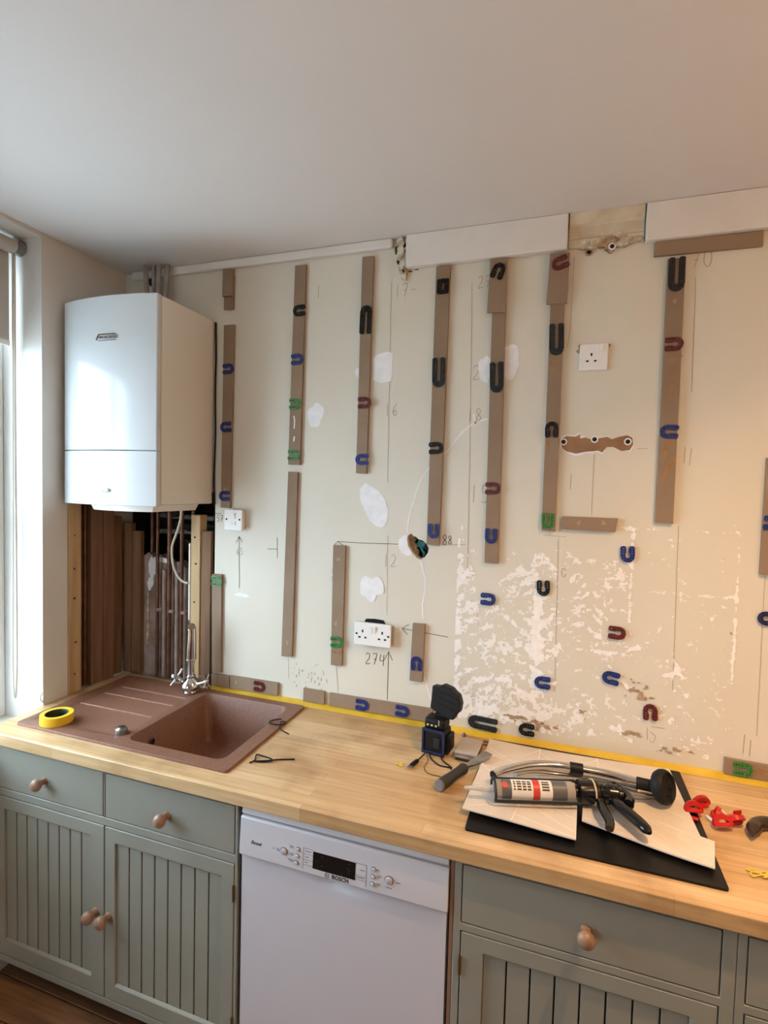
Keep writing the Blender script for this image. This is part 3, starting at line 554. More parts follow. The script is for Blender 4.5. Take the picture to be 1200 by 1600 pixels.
# ------------------------------------------------------------------ MDF strips stuck on the wall
ST = [ # name, label, quad (TL, TR, BR, BL), back y, thickness
 ('s1a', 'short thick brown strip above the boiler corner, upper one', [(.514, 2.644), (.561, 2.643), (.559, 2.537), (.512, 2.538)], -.0085, .010),
 ('s1b', 'short thin brown strip peeping out under the thick piece beside the boiler', [(.513, 2.62), (.561, 2.62), (.561, 2.486), (.513, 2.488)], -.0005, .0075),
 ('s2', 'long brown strip beside the boiler with three blue shims', [(.518, 2.424), (.567, 2.424), (.558, 1.677), (.513, 1.678)], -.0005, .012),
 ('s3', 'tall brown strip with black, blue and two green shims, second column from boiler', [(.839, 2.628), (.886, 2.628), (.876, 1.859), (.824, 1.860)], -.0005, .012),
 ('s4', 'long bare brown strip without shims below the two green shims', [(.825, 1.831), (.868, 1.831), (.857, 1.093), (.809, 1.091)], -.0005, .012),
 ('s5', 'tall brown strip with long black, maroon and blue shims, third column', [(1.118, 2.630), (1.163, 2.629), (1.155, 1.829), (1.113, 1.831)], -.0005, .012),
 ('s6', 'brown strip left of the double socket with one green shim', [(1.026, 1.552), (1.077, 1.553), (1.073, 1.085), (1.027, 1.084)], -.0005, .012),
 ('s7', 'long brown strip whose foot reaches the broken hole', [(1.400, 2.564), (1.451, 2.564), (1.442, 1.575), (1.395, 1.577)], -.0005, .012),
 ('s8a', 'wide short board with tilted black shim overlapping the top of a strip', [(1.590, 2.566), (1.648, 2.565), (1.647, 2.384), (1.585, 2.387)], -.0128, .008),
 ('s8b', 'longest brown strip, under the wide board with the tilted black shim', [(1.600, 2.56), (1.646, 2.56), (1.653, 1.525), (1.605, 1.526)], -.0005, .012),
 ('s9a', 'wide short board with tilted maroon shim under the boxed trim', [(1.785, 2.562), (1.846, 2.560), (1.843, 2.397), (1.779, 2.399)], -.0128, .008),
 ('s9b', 'long brown strip left of the single socket', [(1.792, 2.55), (1.836, 2.55), (1.836, 1.646), (1.792, 1.649)], -.0005, .012),
 ('s10', 'short level brown strip below the torn patch with three plugs', [(1.857, 1.699), (2.028, 1.699), (2.022, 1.655), (1.857, 1.656)], -.0005, .012),
 ('s11', 'level brown strip high on the right below the boxed trim', [(2.097, 2.5645), (2.384, 2.5635), (2.385, 2.520), (2.096, 2.522)], -.0005, .012),
 ('s12', 'wide long brown strip right of the single socket with glue smears', [(2.135, 2.510), (2.184, 2.508), (2.187, 1.689), (2.136, 1.692)], -.0005, .012),
 ('s13', 'upright brown strip cut off by the right edge of the picture', [(2.427, 1.898), (2.474, 1.898), (2.473, 1.547), (2.426, 1.549)], -.0005, .012),
 ('s14', 'short upright brown strip right of the double socket', [(1.352, 1.283), (1.398, 1.284), (1.394, 1.068), (1.346, 1.068)], -.0005, .012),
 ('s15', 'brown strip beside the dark pine post with a green shim on top', [(.4735, 1.397), (.521, 1.398), (.523, .982), (.4795, .979)], -.0005, .012),
 ('s16', 'small level brown strip at worktop level right behind the tap', [(.476, .973), (.565, .974), (.566, .923), (.477, .923)], -.0005, .012),
 ('s17', 'level brown strip behind the sink with one maroon shim', [(.569, .976), (.796, .977), (.796, .925), (.569, .923)], -.0005, .012),
 ('s18', 'smallest bare level brown block on the worktop line behind the sink corner', [(.911, .974), (1.002, .973), (1.003, .922), (.910, .922)], -.0005, .012),
 ('s19', 'long level brown strip at worktop level with two blue shims', [(1.023, .971), (1.438, .974), (1.438, .925), (1.024, .922)], -.0005, .012),
 ('s20', 'level brown strip at worktop level with green shim, far right', [(2.363, .971), (2.62, .966), (2.62, .919), (2.363, .920)], -.0005, .012)]
SO = {}
for nm, lb, q, y0, t in ST:
    SO[nm] = tag(MB().poly(q, t, XZ(y0)).build('mdf_strip', 'mdf', ang=0, bevel=.0008, seg=1), lb, 'wood strip', 'MDF strips on the wall')
def glue(s, pts, w, m='glue', y0=-.0126): MB().ribbon([(p.x, p.y) for p in smooth([(a, b, 0) for a, b in pts], 5)], w, XZ(y0)).build('glue_smear', m, SO[s], ang=0)
glue('s12', [(2.150, 2.20), (2.17, 2.205), (2.185, 2.215)], .014); glue('s12', [(2.163, 2.17), (2.165, 2.12), (2.161, 2.08)], .010); glue('s12', [(2.175, 1.945), (2.158, 1.93), (2.155, 1.89)], .012); glue('s12', [(2.182, 1.90), (2.165, 1.86), (2.15, 1.83)], .010)
glue('s9b', [(1.802, 2.215), (1.806, 2.19), (1.818, 2.185), (1.828, 2.215)], .008); glue('s9b', [(1.80, 1.95), (1.802, 1.92)], .010); glue('s3', [(.842, 2.235), (.855, 2.226), (.869, 2.24)], .006); glue('s3', [(.846, 2.05), (.85, 2.03), (.848, 2.0)], .005, 'filler'); glue('s3', [(.850, 1.97), (.848, 1.95)], .006, 'filler')
glue('s5', [(1.125, 2.035), (1.14, 2.03), (1.152, 2.05)], .006); glue('s3', [(.85, 2.49), (.862, 2.505), (.874, 2.49)], .005); glue('s6', [(1.035, 1.14), (1.055, 1.125), (1.07, 1.145)], .008); glue('s20', [(2.445, .95), (2.47, .945), (2.52, .945)], .014); glue('s7', [(1.413, 2.525), (1.425, 2.53), (1.44, 2.525)], .010)
for s, x, z in (('s6', 1.05, 1.50), ('s6', 1.045, 1.25), ('s4', .835, 1.15), ('s2', .535, 1.755), ('s12', 2.16, 2.38), ('s10', 1.91, 1.68), ('s10', 1.985, 1.683), ('s17', .74, .95), ('s17', .60, .955)):
    MB().poly(blob(x, z, .006, .009, 10, .4, int(x*1000)), .0005, XZ(-.0126)).build('stain', 'bare', SO[s], ang=0)

# ------------------------------------------------------------------ horseshoe shims
def shim_mesh(kind, m):
    w, h = (.0425, .053) if kind == 'short' else (.0465, .104)
    R_ = w/2; out = []
    top = h/2; bot = -h/2; cy = bot+R_; sl = .0042 if kind == 'short' else .0050
    ch = .004
    out = [(-R_+ch, top), (-sl-.003, top), (-sl, top-.006)]
    if kind == 'short': out += [(-sl, cy+.012), (-.0068, cy+.004), (-.0068, cy-.003), (-.003, cy-.007), (.003, cy-.007), (.0068, cy-.003), (.0068, cy+.004), (sl, cy+.012)]
    else: out += [(-sl, cy+.004), (-.003, cy-.001), (.003, cy-.001), (sl, cy+.004)]
    out += [(sl, top-.006), (sl+.003, top), (R_-ch, top), (R_, top-ch), (R_, cy)]
    for k in range(1, 6): a = -PI*k/6; out.append((R_*math.cos(a), cy+R_*math.sin(a)*1.0))
    out += [(-R_, cy), (-R_, top-ch)]
    holes = []
    rm = (R_+.0072)/2+.0003; lx = (R_+sl)/2
    for k in range(7 if kind == 'short' else 6):
        a = -PI*(k+.5)/(7 if kind == 'short' else 6); c = (rm*math.cos(a)*1.02, cy+rm*math.sin(a)*1.02); e = Vector((math.cos(a), math.sin(a))); n = Vector((-e.y, e.x)); hw, hh = .0024, .0016
        holes.append([tuple(Vector(c)+e*hw*sx+n*hh*sy) for sx, sy in ((1, .8), (-1, .6), (-1, -.6), (1, -.8))])
    nl = 3 if kind == 'short' else 11
    y0 = cy+.004; step = (top-.004-y0)/nl
    for sx in (-1, 1):
        for k in range(nl):
            a, b = y0+k*step+.0017, y0+(k+1)*step-.0017; cx = sx*lx; hw = (R_-sl)*.16
            holes.append([(cx-hw, a), (cx+hw, a), (cx+hw, b), (cx-hw, b)])
    mb = MB(); t = .004
    V, F = poly2d(out, holes, t); mb.add([(a, -c, b) for a, b, c in V], F)
    return mb.mesh('shim_%s_%s' % (kind, m), m, (0, 0, 0), 0)
UP, DN, LF, RT = 0, 180, 90, -90
SH = [ # x, z, colour, kind, opening, label, on strip
 (.544, 2.246, 'blue', 'short', LF, 'blue shim, highest of three on the strip beside the boiler', 1),
 (.535, 2.010, 'blue', 'short', RT, 'blue shim, middle of three on the strip beside the boiler', 1),
 (.533, 1.727, 'blue', 'short', RT, 'blue shim just above the small switched outlet by the boiler', 1),
 (.500, 1.370, 'green', 'short', LF, 'green shim on the strip beside the dark pine post', 1),
 (.862, 2.454, 'black', 'short', RT, 'small black shim on the second strip column, opening right', 1),
 (.858, 2.268, 'blue', 'short', LF, 'blue shim on the second strip column between black and green ones', 1),
 (.853, 2.096, 'green', 'short', LF, 'upper of two green shims on the second strip column', 1),
 (.851, 1.897, 'green', 'short', LF, 'lower of two green shims on the second strip column', 1),
 (1.139, 2.399, 'black', 'long', DN, 'long black shim opening downward on the third strip column', 1),
 (1.142, 2.093, 'maroon', 'short', LF, 'maroon shim on the third strip column below the long black one', 1),
 (1.137, 1.882, 'blue', 'short', RT, 'blue shim at the foot of the third strip column', 1),
 (1.427, 2.492, 'black', 'short', UP, 'lower black shim of the square stack high above the broken hole', 1),
 (1.4275, 2.4915, 'black', 'short', DN, 'upper inverted black shim of the square stack high above the broken hole', 3),
 (1.421, 2.192, 'darkgrey', 'long', UP, 'long dark shim opening upward on the strip above the hole', 1),
 (1.420, 1.925, 'black', 'short', LF, 'black shim opening left on the strip crossed by the filled crack', 1),
 (1.420, 1.627, 'blue', 'short', UP, 'blue shim next to the broken hole with green connector', 1),
 (1.619, 2.523, 'black', 'short', DN+(-18), 'tilted black shim on the wide short board', 2),
 (1.625, 2.167, 'darkgrey', 'long', UP, 'long grey shim between two white filler patches', 1),
 (1.626, 1.786, 'maroon', 'short', LF, 'maroon shim on the longest strip above a blue one', 1),
 (1.625, 1.620, 'blue', 'short', UP, 'blue shim near the foot of the longest strip', 1),
 (1.817, 2.527, 'maroon', 'short', RT+22, 'tilted maroon shim at the top under the boxed trim', 2),
 (1.816, 2.283, 'darkgrey', 'long', UP, 'long dark shim left of the single socket', 1),
 (1.812, 1.987, 'black', 'short', DN, 'black shim opening downward beside the torn patch with plugs', 1),
 (1.812, 1.681, 'green', 'short', UP, 'green shim left of the short level strip', 1),
 (2.161, 2.459, 'darkgrey', 'long', UP, 'long dark shim at the top of the wide right-hand strip', 1),
 (2.164, 2.247, 'maroon', 'short', LF, 'maroon shim right of the single socket', 1),
 (2.162, 1.977, 'blue', 'short', RT, 'blue shim on the wide right-hand strip below a maroon one', 1),
 (2.452, 1.704, 'blue', 'short', LF, 'blue shim on the strip cut off by the right edge', 1),
 (2.455, 1.415, 'navy', 'short', RT, 'dark blue shim on the bare wall at the right edge', 0),
 (2.062, 1.584, 'blue', 'short', UP, 'blue shim opening upward alone on the flaky wall, highest there', 0),
 (1.806, 1.451, 'black', 'short', UP, 'black shim opening upward on the white flaky wall', 0),
 (1.622, 1.396, 'blue', 'short', LF, 'blue shim opening left on the flaky wall, leftmost there', 0),
 (2.042, 1.324, 'maroon', 'short', LF, 'maroon shim opening left on the flaky wall', 0),
 (1.815, 1.126, 'blue', 'short', RT, 'blue shim low on the wall at the foot of the white band', 0),
 (2.029, 1.173, 'blue', 'short', RT-8, 'blue shim low on the flaky wall, right of the other low blue one', 0),
 (2.151, 1.078, 'maroon', 'short', DN, 'maroon shim opening downward low on the right wall', 0),
 (1.769, .953, 'black', 'short', RT, 'small black shim on the wall just above the yellow tape', 0),
 (1.618, .950, 'darkgrey', 'long', RT, 'long grey shim on the wall behind the metal tin', 0),
 (.712, .952, 'maroon', 'short', LF, 'maroon shim on the level strip behind the sink', 1),
 (1.162, .947, 'blue', 'short', LF, 'left of two blue shims on the long level strip', 1),
 (1.322, .949, 'blue', 'short', LF, 'right of two blue shims on the long level strip', 1),
 (1.052, 1.177, 'green', 'short', LF, 'green shim on the strip left of the double socket', 1),
 (1.371, 1.136, 'blue', 'short', DN, 'blue shim on the short strip right of the double socket', 1),
 (2.412, .946, 'green', 'short', LF, 'green shim on the level strip far right above the worktop', 1)]
smc = {}
for x, z, c, k, a, lb, on in SH:
    me = smc.setdefault((k, c), None) or shim_mesh(k, c); smc[(k, c)] = me
    o = bpy.data.objects.new('horseshoe_shim', me); COL.objects.link(o)
    o.location = (x, {0: -.0035, 1: -.0128, 2: -.0212, 3: -.0172}[on], z); o.rotation_euler = (0, math.radians(-a+random.uniform(-3, 3)), 0)
    tag(o, lb, 'shim', 'horseshoe shims')

# ------------------------------------------------------------------ switches and sockets
def plate(name, label, x0, z0, w, y0, kind):
    t = thing(name, label, 'socket' if kind != 'switch' else 'switch', (x0+w/2, y0, z0))
    h = .086
    MB().box(x0+.006, x0+w-.006, y0+.0095, -.0005, z0+.006, z0+h-.006).build('back_box', 'plastic' if kind != 'double' else 'black', t, ang=0)
    MB().box(x0, x0+w, y0, y0+.009, z0, z0+h).build('plate', 'plastic', t, ang=0, bevel=.003)
    def hole(x, z, a, b): MB().box(x-a/2, x+a/2, y0-.0006, y0+.001, z-b/2, z+b/2).build('pin_hole', 'black', t, ang=0)
    def rock(x, z, a=.012, b=.020):
        mb = MB(); mb.add([(x-a/2, y0, z-b/2), (x+a/2, y0, z-b/2), (x+a/2, y0, z+b/2), (x-a/2, y0, z+b/2), (x-a/2, y0-.0015, z-b/2), (x+a/2, y0-.0015, z-b/2), (x+a/2, y0-.006, z+b/2), (x-a/2, y0-.006, z+b/2)], [(0, 1, 2, 3), (4, 5, 6, 7), (0, 1, 5, 4), (3, 2, 6, 7), (0, 3, 7, 4), (1, 2, 6, 5)])
        mb.build('rocker', 'plastic', t, ang=0)
    if kind == 'single':
        cx = x0+.036; zc = z0+.035; hole(cx, zc+.016, .005, .009); hole(cx-.012, zc-.005, .008, .005); hole(cx+.012, zc-.005, .008, .005); rock(x0+.064, z0+.070)
    elif kind == 'double':
        for cx in (x0+.034, x0+.112):
            zc = z0+.038; hole(cx, zc+.016, .006, .010); hole(cx-.012, zc-.008, .009, .006); hole(cx+.012, zc-.008, .009, .006)
        rock(x0+.066, z0+.062, .012, .024); rock(x0+.080, z0+.062, .012, .024)
        for sx in (x0+.010, x0+w-.010): MB().lathe([(.004, 0), (.004, .0012), (0, .0012)], (sx, y0, z0+.043), (0, -1, 0), 10).build('screw', 'black', t)
    else:
        rock(x0+.045, z0+.060, .015, .022)
        for sx in (x0+.012, x0+w-.012): MB().lathe([(.004, 0), (.004, .0012), (0, .0012)], (sx, y0, z0+.046), (0, -1, 0), 10).build('screw', 'black', t)
        MB().box(x0+.030, x0+.056, y0-.0025, y0, z0+.022, z0+.036).build('fuse_drawer', 'plastic', t, ang=0, bevel=.001)
        MB().box(x0+.036, x0+.050, y0-.0030, y0-.0024, z0+.0285, z0+.0295).build('fuse_slot', 'print', t, ang=0)
    return t
so = plate('single_socket', 'white single plug socket high on the right of the wall', 1.890, 2.178, .086, -.010, 'single')
MB().poly([(1.884, 2.262), (1.892, 2.268), (1.896, 2.255), (1.886, 2.25)], .0012, XZ(-.0004)).build('chipped_plaster', 'bare', wall, ang=0); MB().poly([(1.878, 2.245), (1.889, 2.252), (1.889, 2.235), (1.882, 2.238)], .0012, XZ(-.0004)).build('chipped_plaster', 'bare', wall, ang=0); MB().poly([(1.972, 2.262), (1.984, 2.262), (1.98, 2.252), (1.974, 2.25)], .0012, XZ(-.0004)).build('chipped_plaster', 'bare', wall, ang=0)
plate('double_socket', 'white double plug socket standing proud of the wall above the worktop', 1.128, 1.183, .146, -.028, 'double')
MB().poly([(1.158, 1.266), (1.165, 1.278), (1.20, 1.281), (1.235, 1.279), (1.243, 1.266)], .0012, XZ(-.0004)).build('socket_cutout', 'black', wall, ang=0)
plate('fused_switch', 'small white fused switch outlet below the boiler side strip', .543, 1.587, .086, -.030, 'switch')

# ------------------------------------------------------------------ worktop, sink, tap
wt = MB().poly([(-.001, YF), (3.1, YF), (3.1, -.0008), (-.001, -.0008)], .04, XY(ZT-.04), [[(.085, -.528), (.912, -.528), (.912, -.062), (.085, -.062)]])
tag(wt.build('worktop', 'worktop', ang=0, bevel=.003), 'long wooden butcher block worktop running under the wall', 'worktop')
tp_ = MB(); tp_.box(.478, 2.60, -.034, -.0006, ZT+.0004, ZT+.0012); tp_.box(.478, 2.60, -.0022, -.0006, ZT+.0012, ZT+.0120)
tp_.add([(.478, -.034, ZT+.0012), (2.6, -.034, ZT+.0012), (2.6, -.0022, ZT+.0120), (.478, -.0022, ZT+.0120)], [(0, 1, 2, 3)])
tag(tp_.build('masking_tape_strip', 'yellow_strip', ang=0), 'yellow masking tape stuck along the back edge of the worktop', 'tape')

sk = thing('kitchen_sink', 'brown composite sink with drainer set into the worktop', 'sink', (.5, -.296, ZT))
sx0, sx1, sy0, sy1 = .0635, .9345, -.5495, -.0425; zt = ZT+.009
bowl = rrect(.507, .886, -.505, -.078, .032)
bowl = [p for p in bowl]
drn = rrect(.105, .470, -.500, -.090, .012)
so_ = MB()
out0 = rrect(sx0, sx1, sy0, sy1, .012)
V, F = poly2d(out0, [bowl, drn], .0001); so_.add([(a, b, zt) for a, b, c in V], [f for f in F if all(abs(V[i][2]-.0001) < 5e-5 for i in f)])
so_.loft([[(a, b, zt) for a, b in out0], [(a+(.5-a)*-.004, b+(-.296-b)*-.006, zt-.004) for a, b in out0], [(a+(.5-a)*-.004, b+(-.296-b)*-.006, ZT+.0004) for a, b in out0]], False, False)
def inset(L, d, cx, cy, wx, wy): return [(cx+(a-cx)*(1-2*d/wx), cy+(b-cy)*(1-2*d/wy)) for a, b in L]
bi = lambda d: inset(bowl, d, .6965, -.2915, .379, .427)
so_.loft([[(a, b, zt) for a, b in bowl], [(a, b, zt-.004) for a, b in bi(.003)], [(a, b, zt-.16) for a, b in bi(.014)], [(a, b, zt-.185) for a, b in bi(.026)], [(a, b, zt-.190) for a, b in bi(.045)]], False, True)
di = lambda d: inset(drn, d, .2875, -.295, .365, .41)
so_.loft([[(a, b, zt) for a, b in drn], [(a, b, zt-.0055) for a, b in di(.006)]], False, True)
so_.build('basin', 'sink', sk, ang=40, recalc=False)
for yb, xa, xb in ((-.150, .135, .462), (-.225, .125, .462), (-.335, .118, .462)):
    MB().poly(rrect(xa, xb, yb-.0028, yb+.0028, .0025), .0030, XY(zt-.0054)).build('drainer_rib', 'sink_rib', sk, bevel=.001)
MB().lathe([(.013, 0), (.013, .003), (.010, .003), (.009, .001), (0, .001)], (.5215, -.40, zt-.055), (1, 0, .08), 16).build('overflow_ring', 'dullchrome', sk)
MB().cyl((.5225, -.40, zt-.055), (.5245, -.40, zt-.055), .0088, n=14).build('overflow_hole', 'black', sk)
MB().lathe([(.046, 0), (.046, .004), (.036, .006), (.03, .004), (0, .004)], (.6965, -.30, zt-.1895), (0, 0, 1), 24).build('waste', 'dullchrome', sk)
MB().lathe([(.021, 0), (.021, .006), (.019, .016), (.012, .022), (0, .0235)], (.462, -.478, zt+.0003), (0, 0, 1), 22).build('waste_control', 'dullchrome', sk)

tapx, tapy = .440, -.098
ta = thing('mixer_tap', 'chrome mixer tap with two cross handles and tall tapered spout', 'tap', (tapx, tapy, zt+.0006))
tz = zt+.0006
MB().lathe([(.026, 0), (.029, .004), (.027, .009), (.034, .016), (.040, .028), (.038, .040), (.027, .053), (.018, .061), (.019, .068), (.014, .074)], (tapx, tapy, tz), (0, 0, 1), 24).build('body', 'chrome', ta)
MB().lathe([(.0135, .070), (.0135, .126), (.0165, .129), (.0165, .136)], (tapx, tapy, tz), (0, 0, 1), 18).build('neck', 'chrome', ta)
MB().tube(smooth([(tapx, tapy, tz+.135), (tapx+.001, tapy-.001, tz+.15), (tapx+.007, tapy-.006, tz+.21), (tapx+.012, tapy-.012, tz+.262), (tapx+.016, tapy-.018, tz+.277), (tapx+.020, tapy-.026, tz+.279)], 5), lambda s: .0225-.0090*s if s > .08 else .017+.06*s, 18).build('spout', 'chrome', ta)
for sg in (-1, 1):
    ax = Vector((sg*.92, -.05, .40)).normalized() if sg < 0 else Vector((.80, .15, .30)).normalized(); o0 = Vector((tapx+sg*.026, tapy, tz+.034))
    h_ = MB().lathe([(.013, 0), (.012, .012), (.008, .016), (.008, .036), (.0105, .040), (.0105, .050), (.006, .056), (0, .058)], o0, ax, 16).build('handle', 'chrome', ta)
    cc = o0+ax*.045; a1 = Vector((0, 1, 0)); a1 = (a1-ax*a1.dot(ax)).normalized(); a2 = ax.cross(a1); cr = MB()
    rot = .55
    for e in (a1*math.cos(rot)+a2*math.sin(rot), a2*math.cos(rot)-a1*math.sin(rot)):
        cr.lathe([(.0, -.040), (.0066, -.038), (.0070, -.031), (.005, -.024), (.005, .024), (.0070, .031), (.0066, .038), (0, .040)], cc, e, 12)
    cr.build('cross_head', 'chrome', h_)

tr = thing('tape_roll', 'roll of yellow masking tape lying on the sink drainer', 'tape', (.186, -.493, zt))
rp = [(.0375, 0), (.0525, 0), (.0525, .030), (.0375, .030), (.0375, 0)]
MB().loft([[(.186+r*math.cos(2*PI*k/40), -.493+r*math.sin(2*PI*k/40), zt+.0004+h) for k in range(40)] for r, h in rp], False, False).build('tape', 'yellow', tr, ang=40)
MB().loft([[(.186+r*math.cos(2*PI*k/40), -.493+r*math.sin(2*PI*k/40), zt+.0008+h) for k in range(40)] for r, h in [(.0355, 0), (.0372, 0), (.0372, .0285), (.0355, .0285), (.0355, 0)]], False, False).build('core', 'blackcore', tr, ang=40)

def wire(name, label, pts, r=.0022, m='black', cat='wire'): return tag(MB().tube(smooth(pts, 7), r, 7).build(name, m), label, cat)
zz = ZT+.0026
wire('wire_offcut', 'bent black wire offcut lying over the right rim of the sink', [(.915, -.190, zz+.012), (.890, -.205, zz+.010), (.885, -.225, zz+.009), (.905, -.235, zz+.010), (.935, -.225, zz+.009), (.942, -.205, zz+.010), (.925, -.210, zz+.011), (.945, -.250, zz+.006), (.985, -.262, zz)])
wire('wire_offcut', 'forked black wire offcut on the worktop in front of the sink', [(.965, -.475, zz), (.972, -.455, zz), (.962, -.43, zz+.003), (.985, -.425, zz), (1.015, -.430, zz), (1.028, -.445, zz+.004), (1.005, -.455, zz), (.975, -.462, zz), (1.01, -.45, zz+.003), (1.04, -.425, zz), (1.085, -.405, zz)])

# ------------------------------------------------------------------ cabinets
FY = -.600
def knob(x, z, parent, y=FY): MB().lathe([(.012, 0), (.0105, .006), (.0095, .014), (.014, .019), (.0195, .027), (.020, .033), (.017, .040), (.009, .0445), (0, .0455)], (x, y-.0002, z), (0, -1, 0), 22).build('knob', 'knob', parent, ang=60)
def door(cab, x0, x1, z0, z1, bx0, bx1, bz0, bz1, n, kx, hinge=None):
    fr = MB(); th = .020
    def fb(a, b, c, d): fr.box(a, b, FY, FY+th, c, d)
    ch = .005
    outl = [(x0, z0), (x1, z0), (x1, z1), (x0, z1)]; inn = [(bx0, bz0), (bx1, bz0), (bx1, bz1), (bx0, bz1)]
    fr.poly(outl, th, lambda u, v, w: (u, FY+th-w, v), [inn])
    d = fr.build('door', 'cab', cab, ang=0, bevel=.0018, seg=1)
    w = (bx1-bx0)/n; g = .0040; base = FY+.0075
    for k in range(n):
        a = bx0+k*w+(g/2 if k else .0002); b = bx0+(k+1)*w-(g/2 if k < n-1 else .0002)
        MB().box(a, b, base, base+.010, bz0+.0002, bz1-.0002).build('board', 'cab', d, ang=0, bevel=.0016, seg=1)
    MB().box(bx0-.004, bx1+.004, base+.0105, FY+th+.003, bz0-.004, bz1+.004).build('panel_back', 'plinth', d, ang=0)
    # sloped sill bead along top and bottom of the panel
    for zc, sgn in ((bz1, 1), (bz0, -1)):
        MB().add([(bx0, FY+.0003, zc-.0003*sgn), (bx1, FY+.0003, zc-.0003*sgn), (bx1, base-.0003, zc-.006*sgn), (bx0, base-.0003, zc-.006*sgn), (bx0, base-.0003, zc-.0003*sgn), (bx1, base-.0003, zc-.0003*sgn)], [(0, 1, 2, 3), (0, 4, 5, 1), (2, 5, 4, 3), (0, 3, 4), (1, 5, 2)]).build('bead', 'cab', d, ang=0)
    if kx: knob(kx[0], kx[1], d)
    if hinge is not None:
        for hz in (z1-.085, z0+.085): MB().cyl((hinge, FY-.0025, hz-.024), (hinge, FY-.0025, hz+.024), .0036, n=10).build('hinge', 'hinge', d)
    return d
def cabinet(label, x0, x1, stiles, drawers, doors, brace=True):
    c = thing('base_cabinet', label, 'cabinet', ((x0+x1)/2, -.3, 0))
    body = MB(); body.box(x0, x0+.016, -.578, -.012, .085, .868); body.box(x1-.016, x1, -.578, -.012, .085, .868); body.box(x0+.016, x1-.016, -.578, -.012, .085, .10); body.box(x0+.016, x1-.016, -.03, -.012, .10, .868)
    body.build('carcass', 'plinth', c, ang=0)
    f = MB()
    hs = [[(a, b), (cc, b), (cc, d), (a, d)] for a, cc, b, d in stiles]
    f.poly([(x0, .085), (x1, .085), (x1, .868), (x0, .868)], .022, lambda u, v, w: (u, FY+.022-w, v), hs)
    f.build('face_frame', 'cab', c, ang=0, bevel=.0015, seg=1)
    for a, b, z0, z1, kx in drawers:
        d = MB().box(a, b, FY, FY+.02, z0, z1).build('drawer', 'cab', c, ang=0, bevel=.0015, seg=1); knob(kx[0], kx[1], d)
    for dr in doors: door(c, *dr)
    MB().box(x0, x1, -.54, -.525, .0005, .083).build('plinth', 'plinth', c, ang=0)
    return c
g = .0025
cabinet('sage green base cabinet with two drawers and two slatted doors under the sink', .002, 1.010, [(.030, .5135, .7085, .8545), (.5185, 1.001, .7085, .8545), (.030, 1.001, .108, .6825)],
        [(.030+g, .5135-g, .7085+g, .8545-g, (.262, .776)), (.5185+g, 1.001-g, .7085+g, .8545-g, (.760, .772))],
        [(.030+g, .5150, .108+g, .6825-g, .072, .462, .165, .637, 8, (.481, .390), None), (.5185, 1.001-g, .108+g, .6825-g, .560, .957, .162, .634, 8, (.534, .390), .9995)])
cabinet('sage green base cabinet under the hob with one wide drawer', 1.638, 2.2435, [(1.656, 2.2165, .7035, .8545), (1.656, 2.2165, .108, .6835)],
        [(1.656+g, 2.2165-g, .7035+g, .8545-g, (1.944, .773))], [(1.656+g, 2.2165-g, .108+g, .6835-g, 1.714, 2.163, .165, .640, 8, None, 1.6575)])
cabinet('sage green base cabinet just entering at the right edge of the picture', 2.2445, 2.85, [(2.262, 2.822, .7035, .8545), (2.262, 2.822, .108, .6835)],
        [(2.262+g, 2.822-g, .7035+g, .8545-g, (2.55, .773))], [(2.262+g, 2.822-g, .108+g, .6835-g, 2.32, 2.768, .165, .640, 8, None, None)])
tag(MB().box(1.6275, 1.6365, -.598, -.02, .0008, .868).build('end_panel', 'midwood', ang=0), 'narrow brown end panel between dishwasher and hob cabinet', 'panel')

# ------------------------------------------------------------------ dishwasher
dw = thing('dishwasher', 'white freestanding dishwasher with control panel under the worktop', 'dishwasher', (1.322, -.3, 0))
dx0, dx1 = 1.0205, 1.6235
MB().box(dx0+.002, dx1-.002, -.560, -.03, .03, .845).build('tub', 'white_app', dw, ang=0)
MB().box(dx0+.002, dx1-.002, -.575, -.03, .8455, .868).build('top_lid', 'white_app', dw, ang=0, bevel=.003)
lo_ = MB(); pr = [(-.560, .836), (-.596, .836), (-.600, .842), (-.592, .866), (-.560, .866)]
lo_.loft([[(dx0+.001, a, b) for a, b in pr], [(dx1-.001, a, b) for a, b in pr]]).build('top_trim', 'app_panel', dw, ang=20, bevel=.002)
pn = MB(); pr = [(-.561, .727), (-.608, .724), (-.6085, .727), (-.602, .829), (-.598, .8325), (-.561, .8325)]
pn.loft([[(dx0, a, b) for a, b in pr], [(dx1, a, b) for a, b in pr]])
panel = pn.build('control_panel', 'app_panel', dw, ang=20, bevel=.002)
yp = lambda z: -.6085+(z-.727)*(.0065/.102)
dd = MB()
n = 24; zs_ = [.10, .60, .66, .68, .69, .70, .71, .7215]
Vd = []; Fd = []
for zi in zs_:
    for k in range(n+1):
        x = dx0+.001+(dx1-dx0-.002)*k/n; d = 0
        if zi > .685: d = .018*max(0, 1-((x-1.335)/.075)**2)*min(1, (zi-.685)/.03)
        Vd.append((x, -.598+d, zi))
nz = len(zs_)
for j in range(nz-1):
    for k in range(n): a = j*(n+1)+k; Fd.append((a, a+1, a+n+2, a+n+1))
dd.add(Vd, Fd); dd.box(dx0+.001, dx1-.001, -.579, -.562, .10, .7215); dd.box(dx0+.001, dx0+.003, -.598, -.579, .10, .7215); dd.box(dx1-.003, dx1-.001, -.598, -.579, .10, .7215); dd.box(dx0+.001, dx1-.001, -.598, -.579, .098, .10)
dd.build('door', 'white_app', dw, ang=40, recalc=False)
MB().box(dx0+.01, dx1-.01, -.545, -.53, .002, .096).build('kick_plate', 'white_app', dw, ang=0)
tilt = .0065/.102
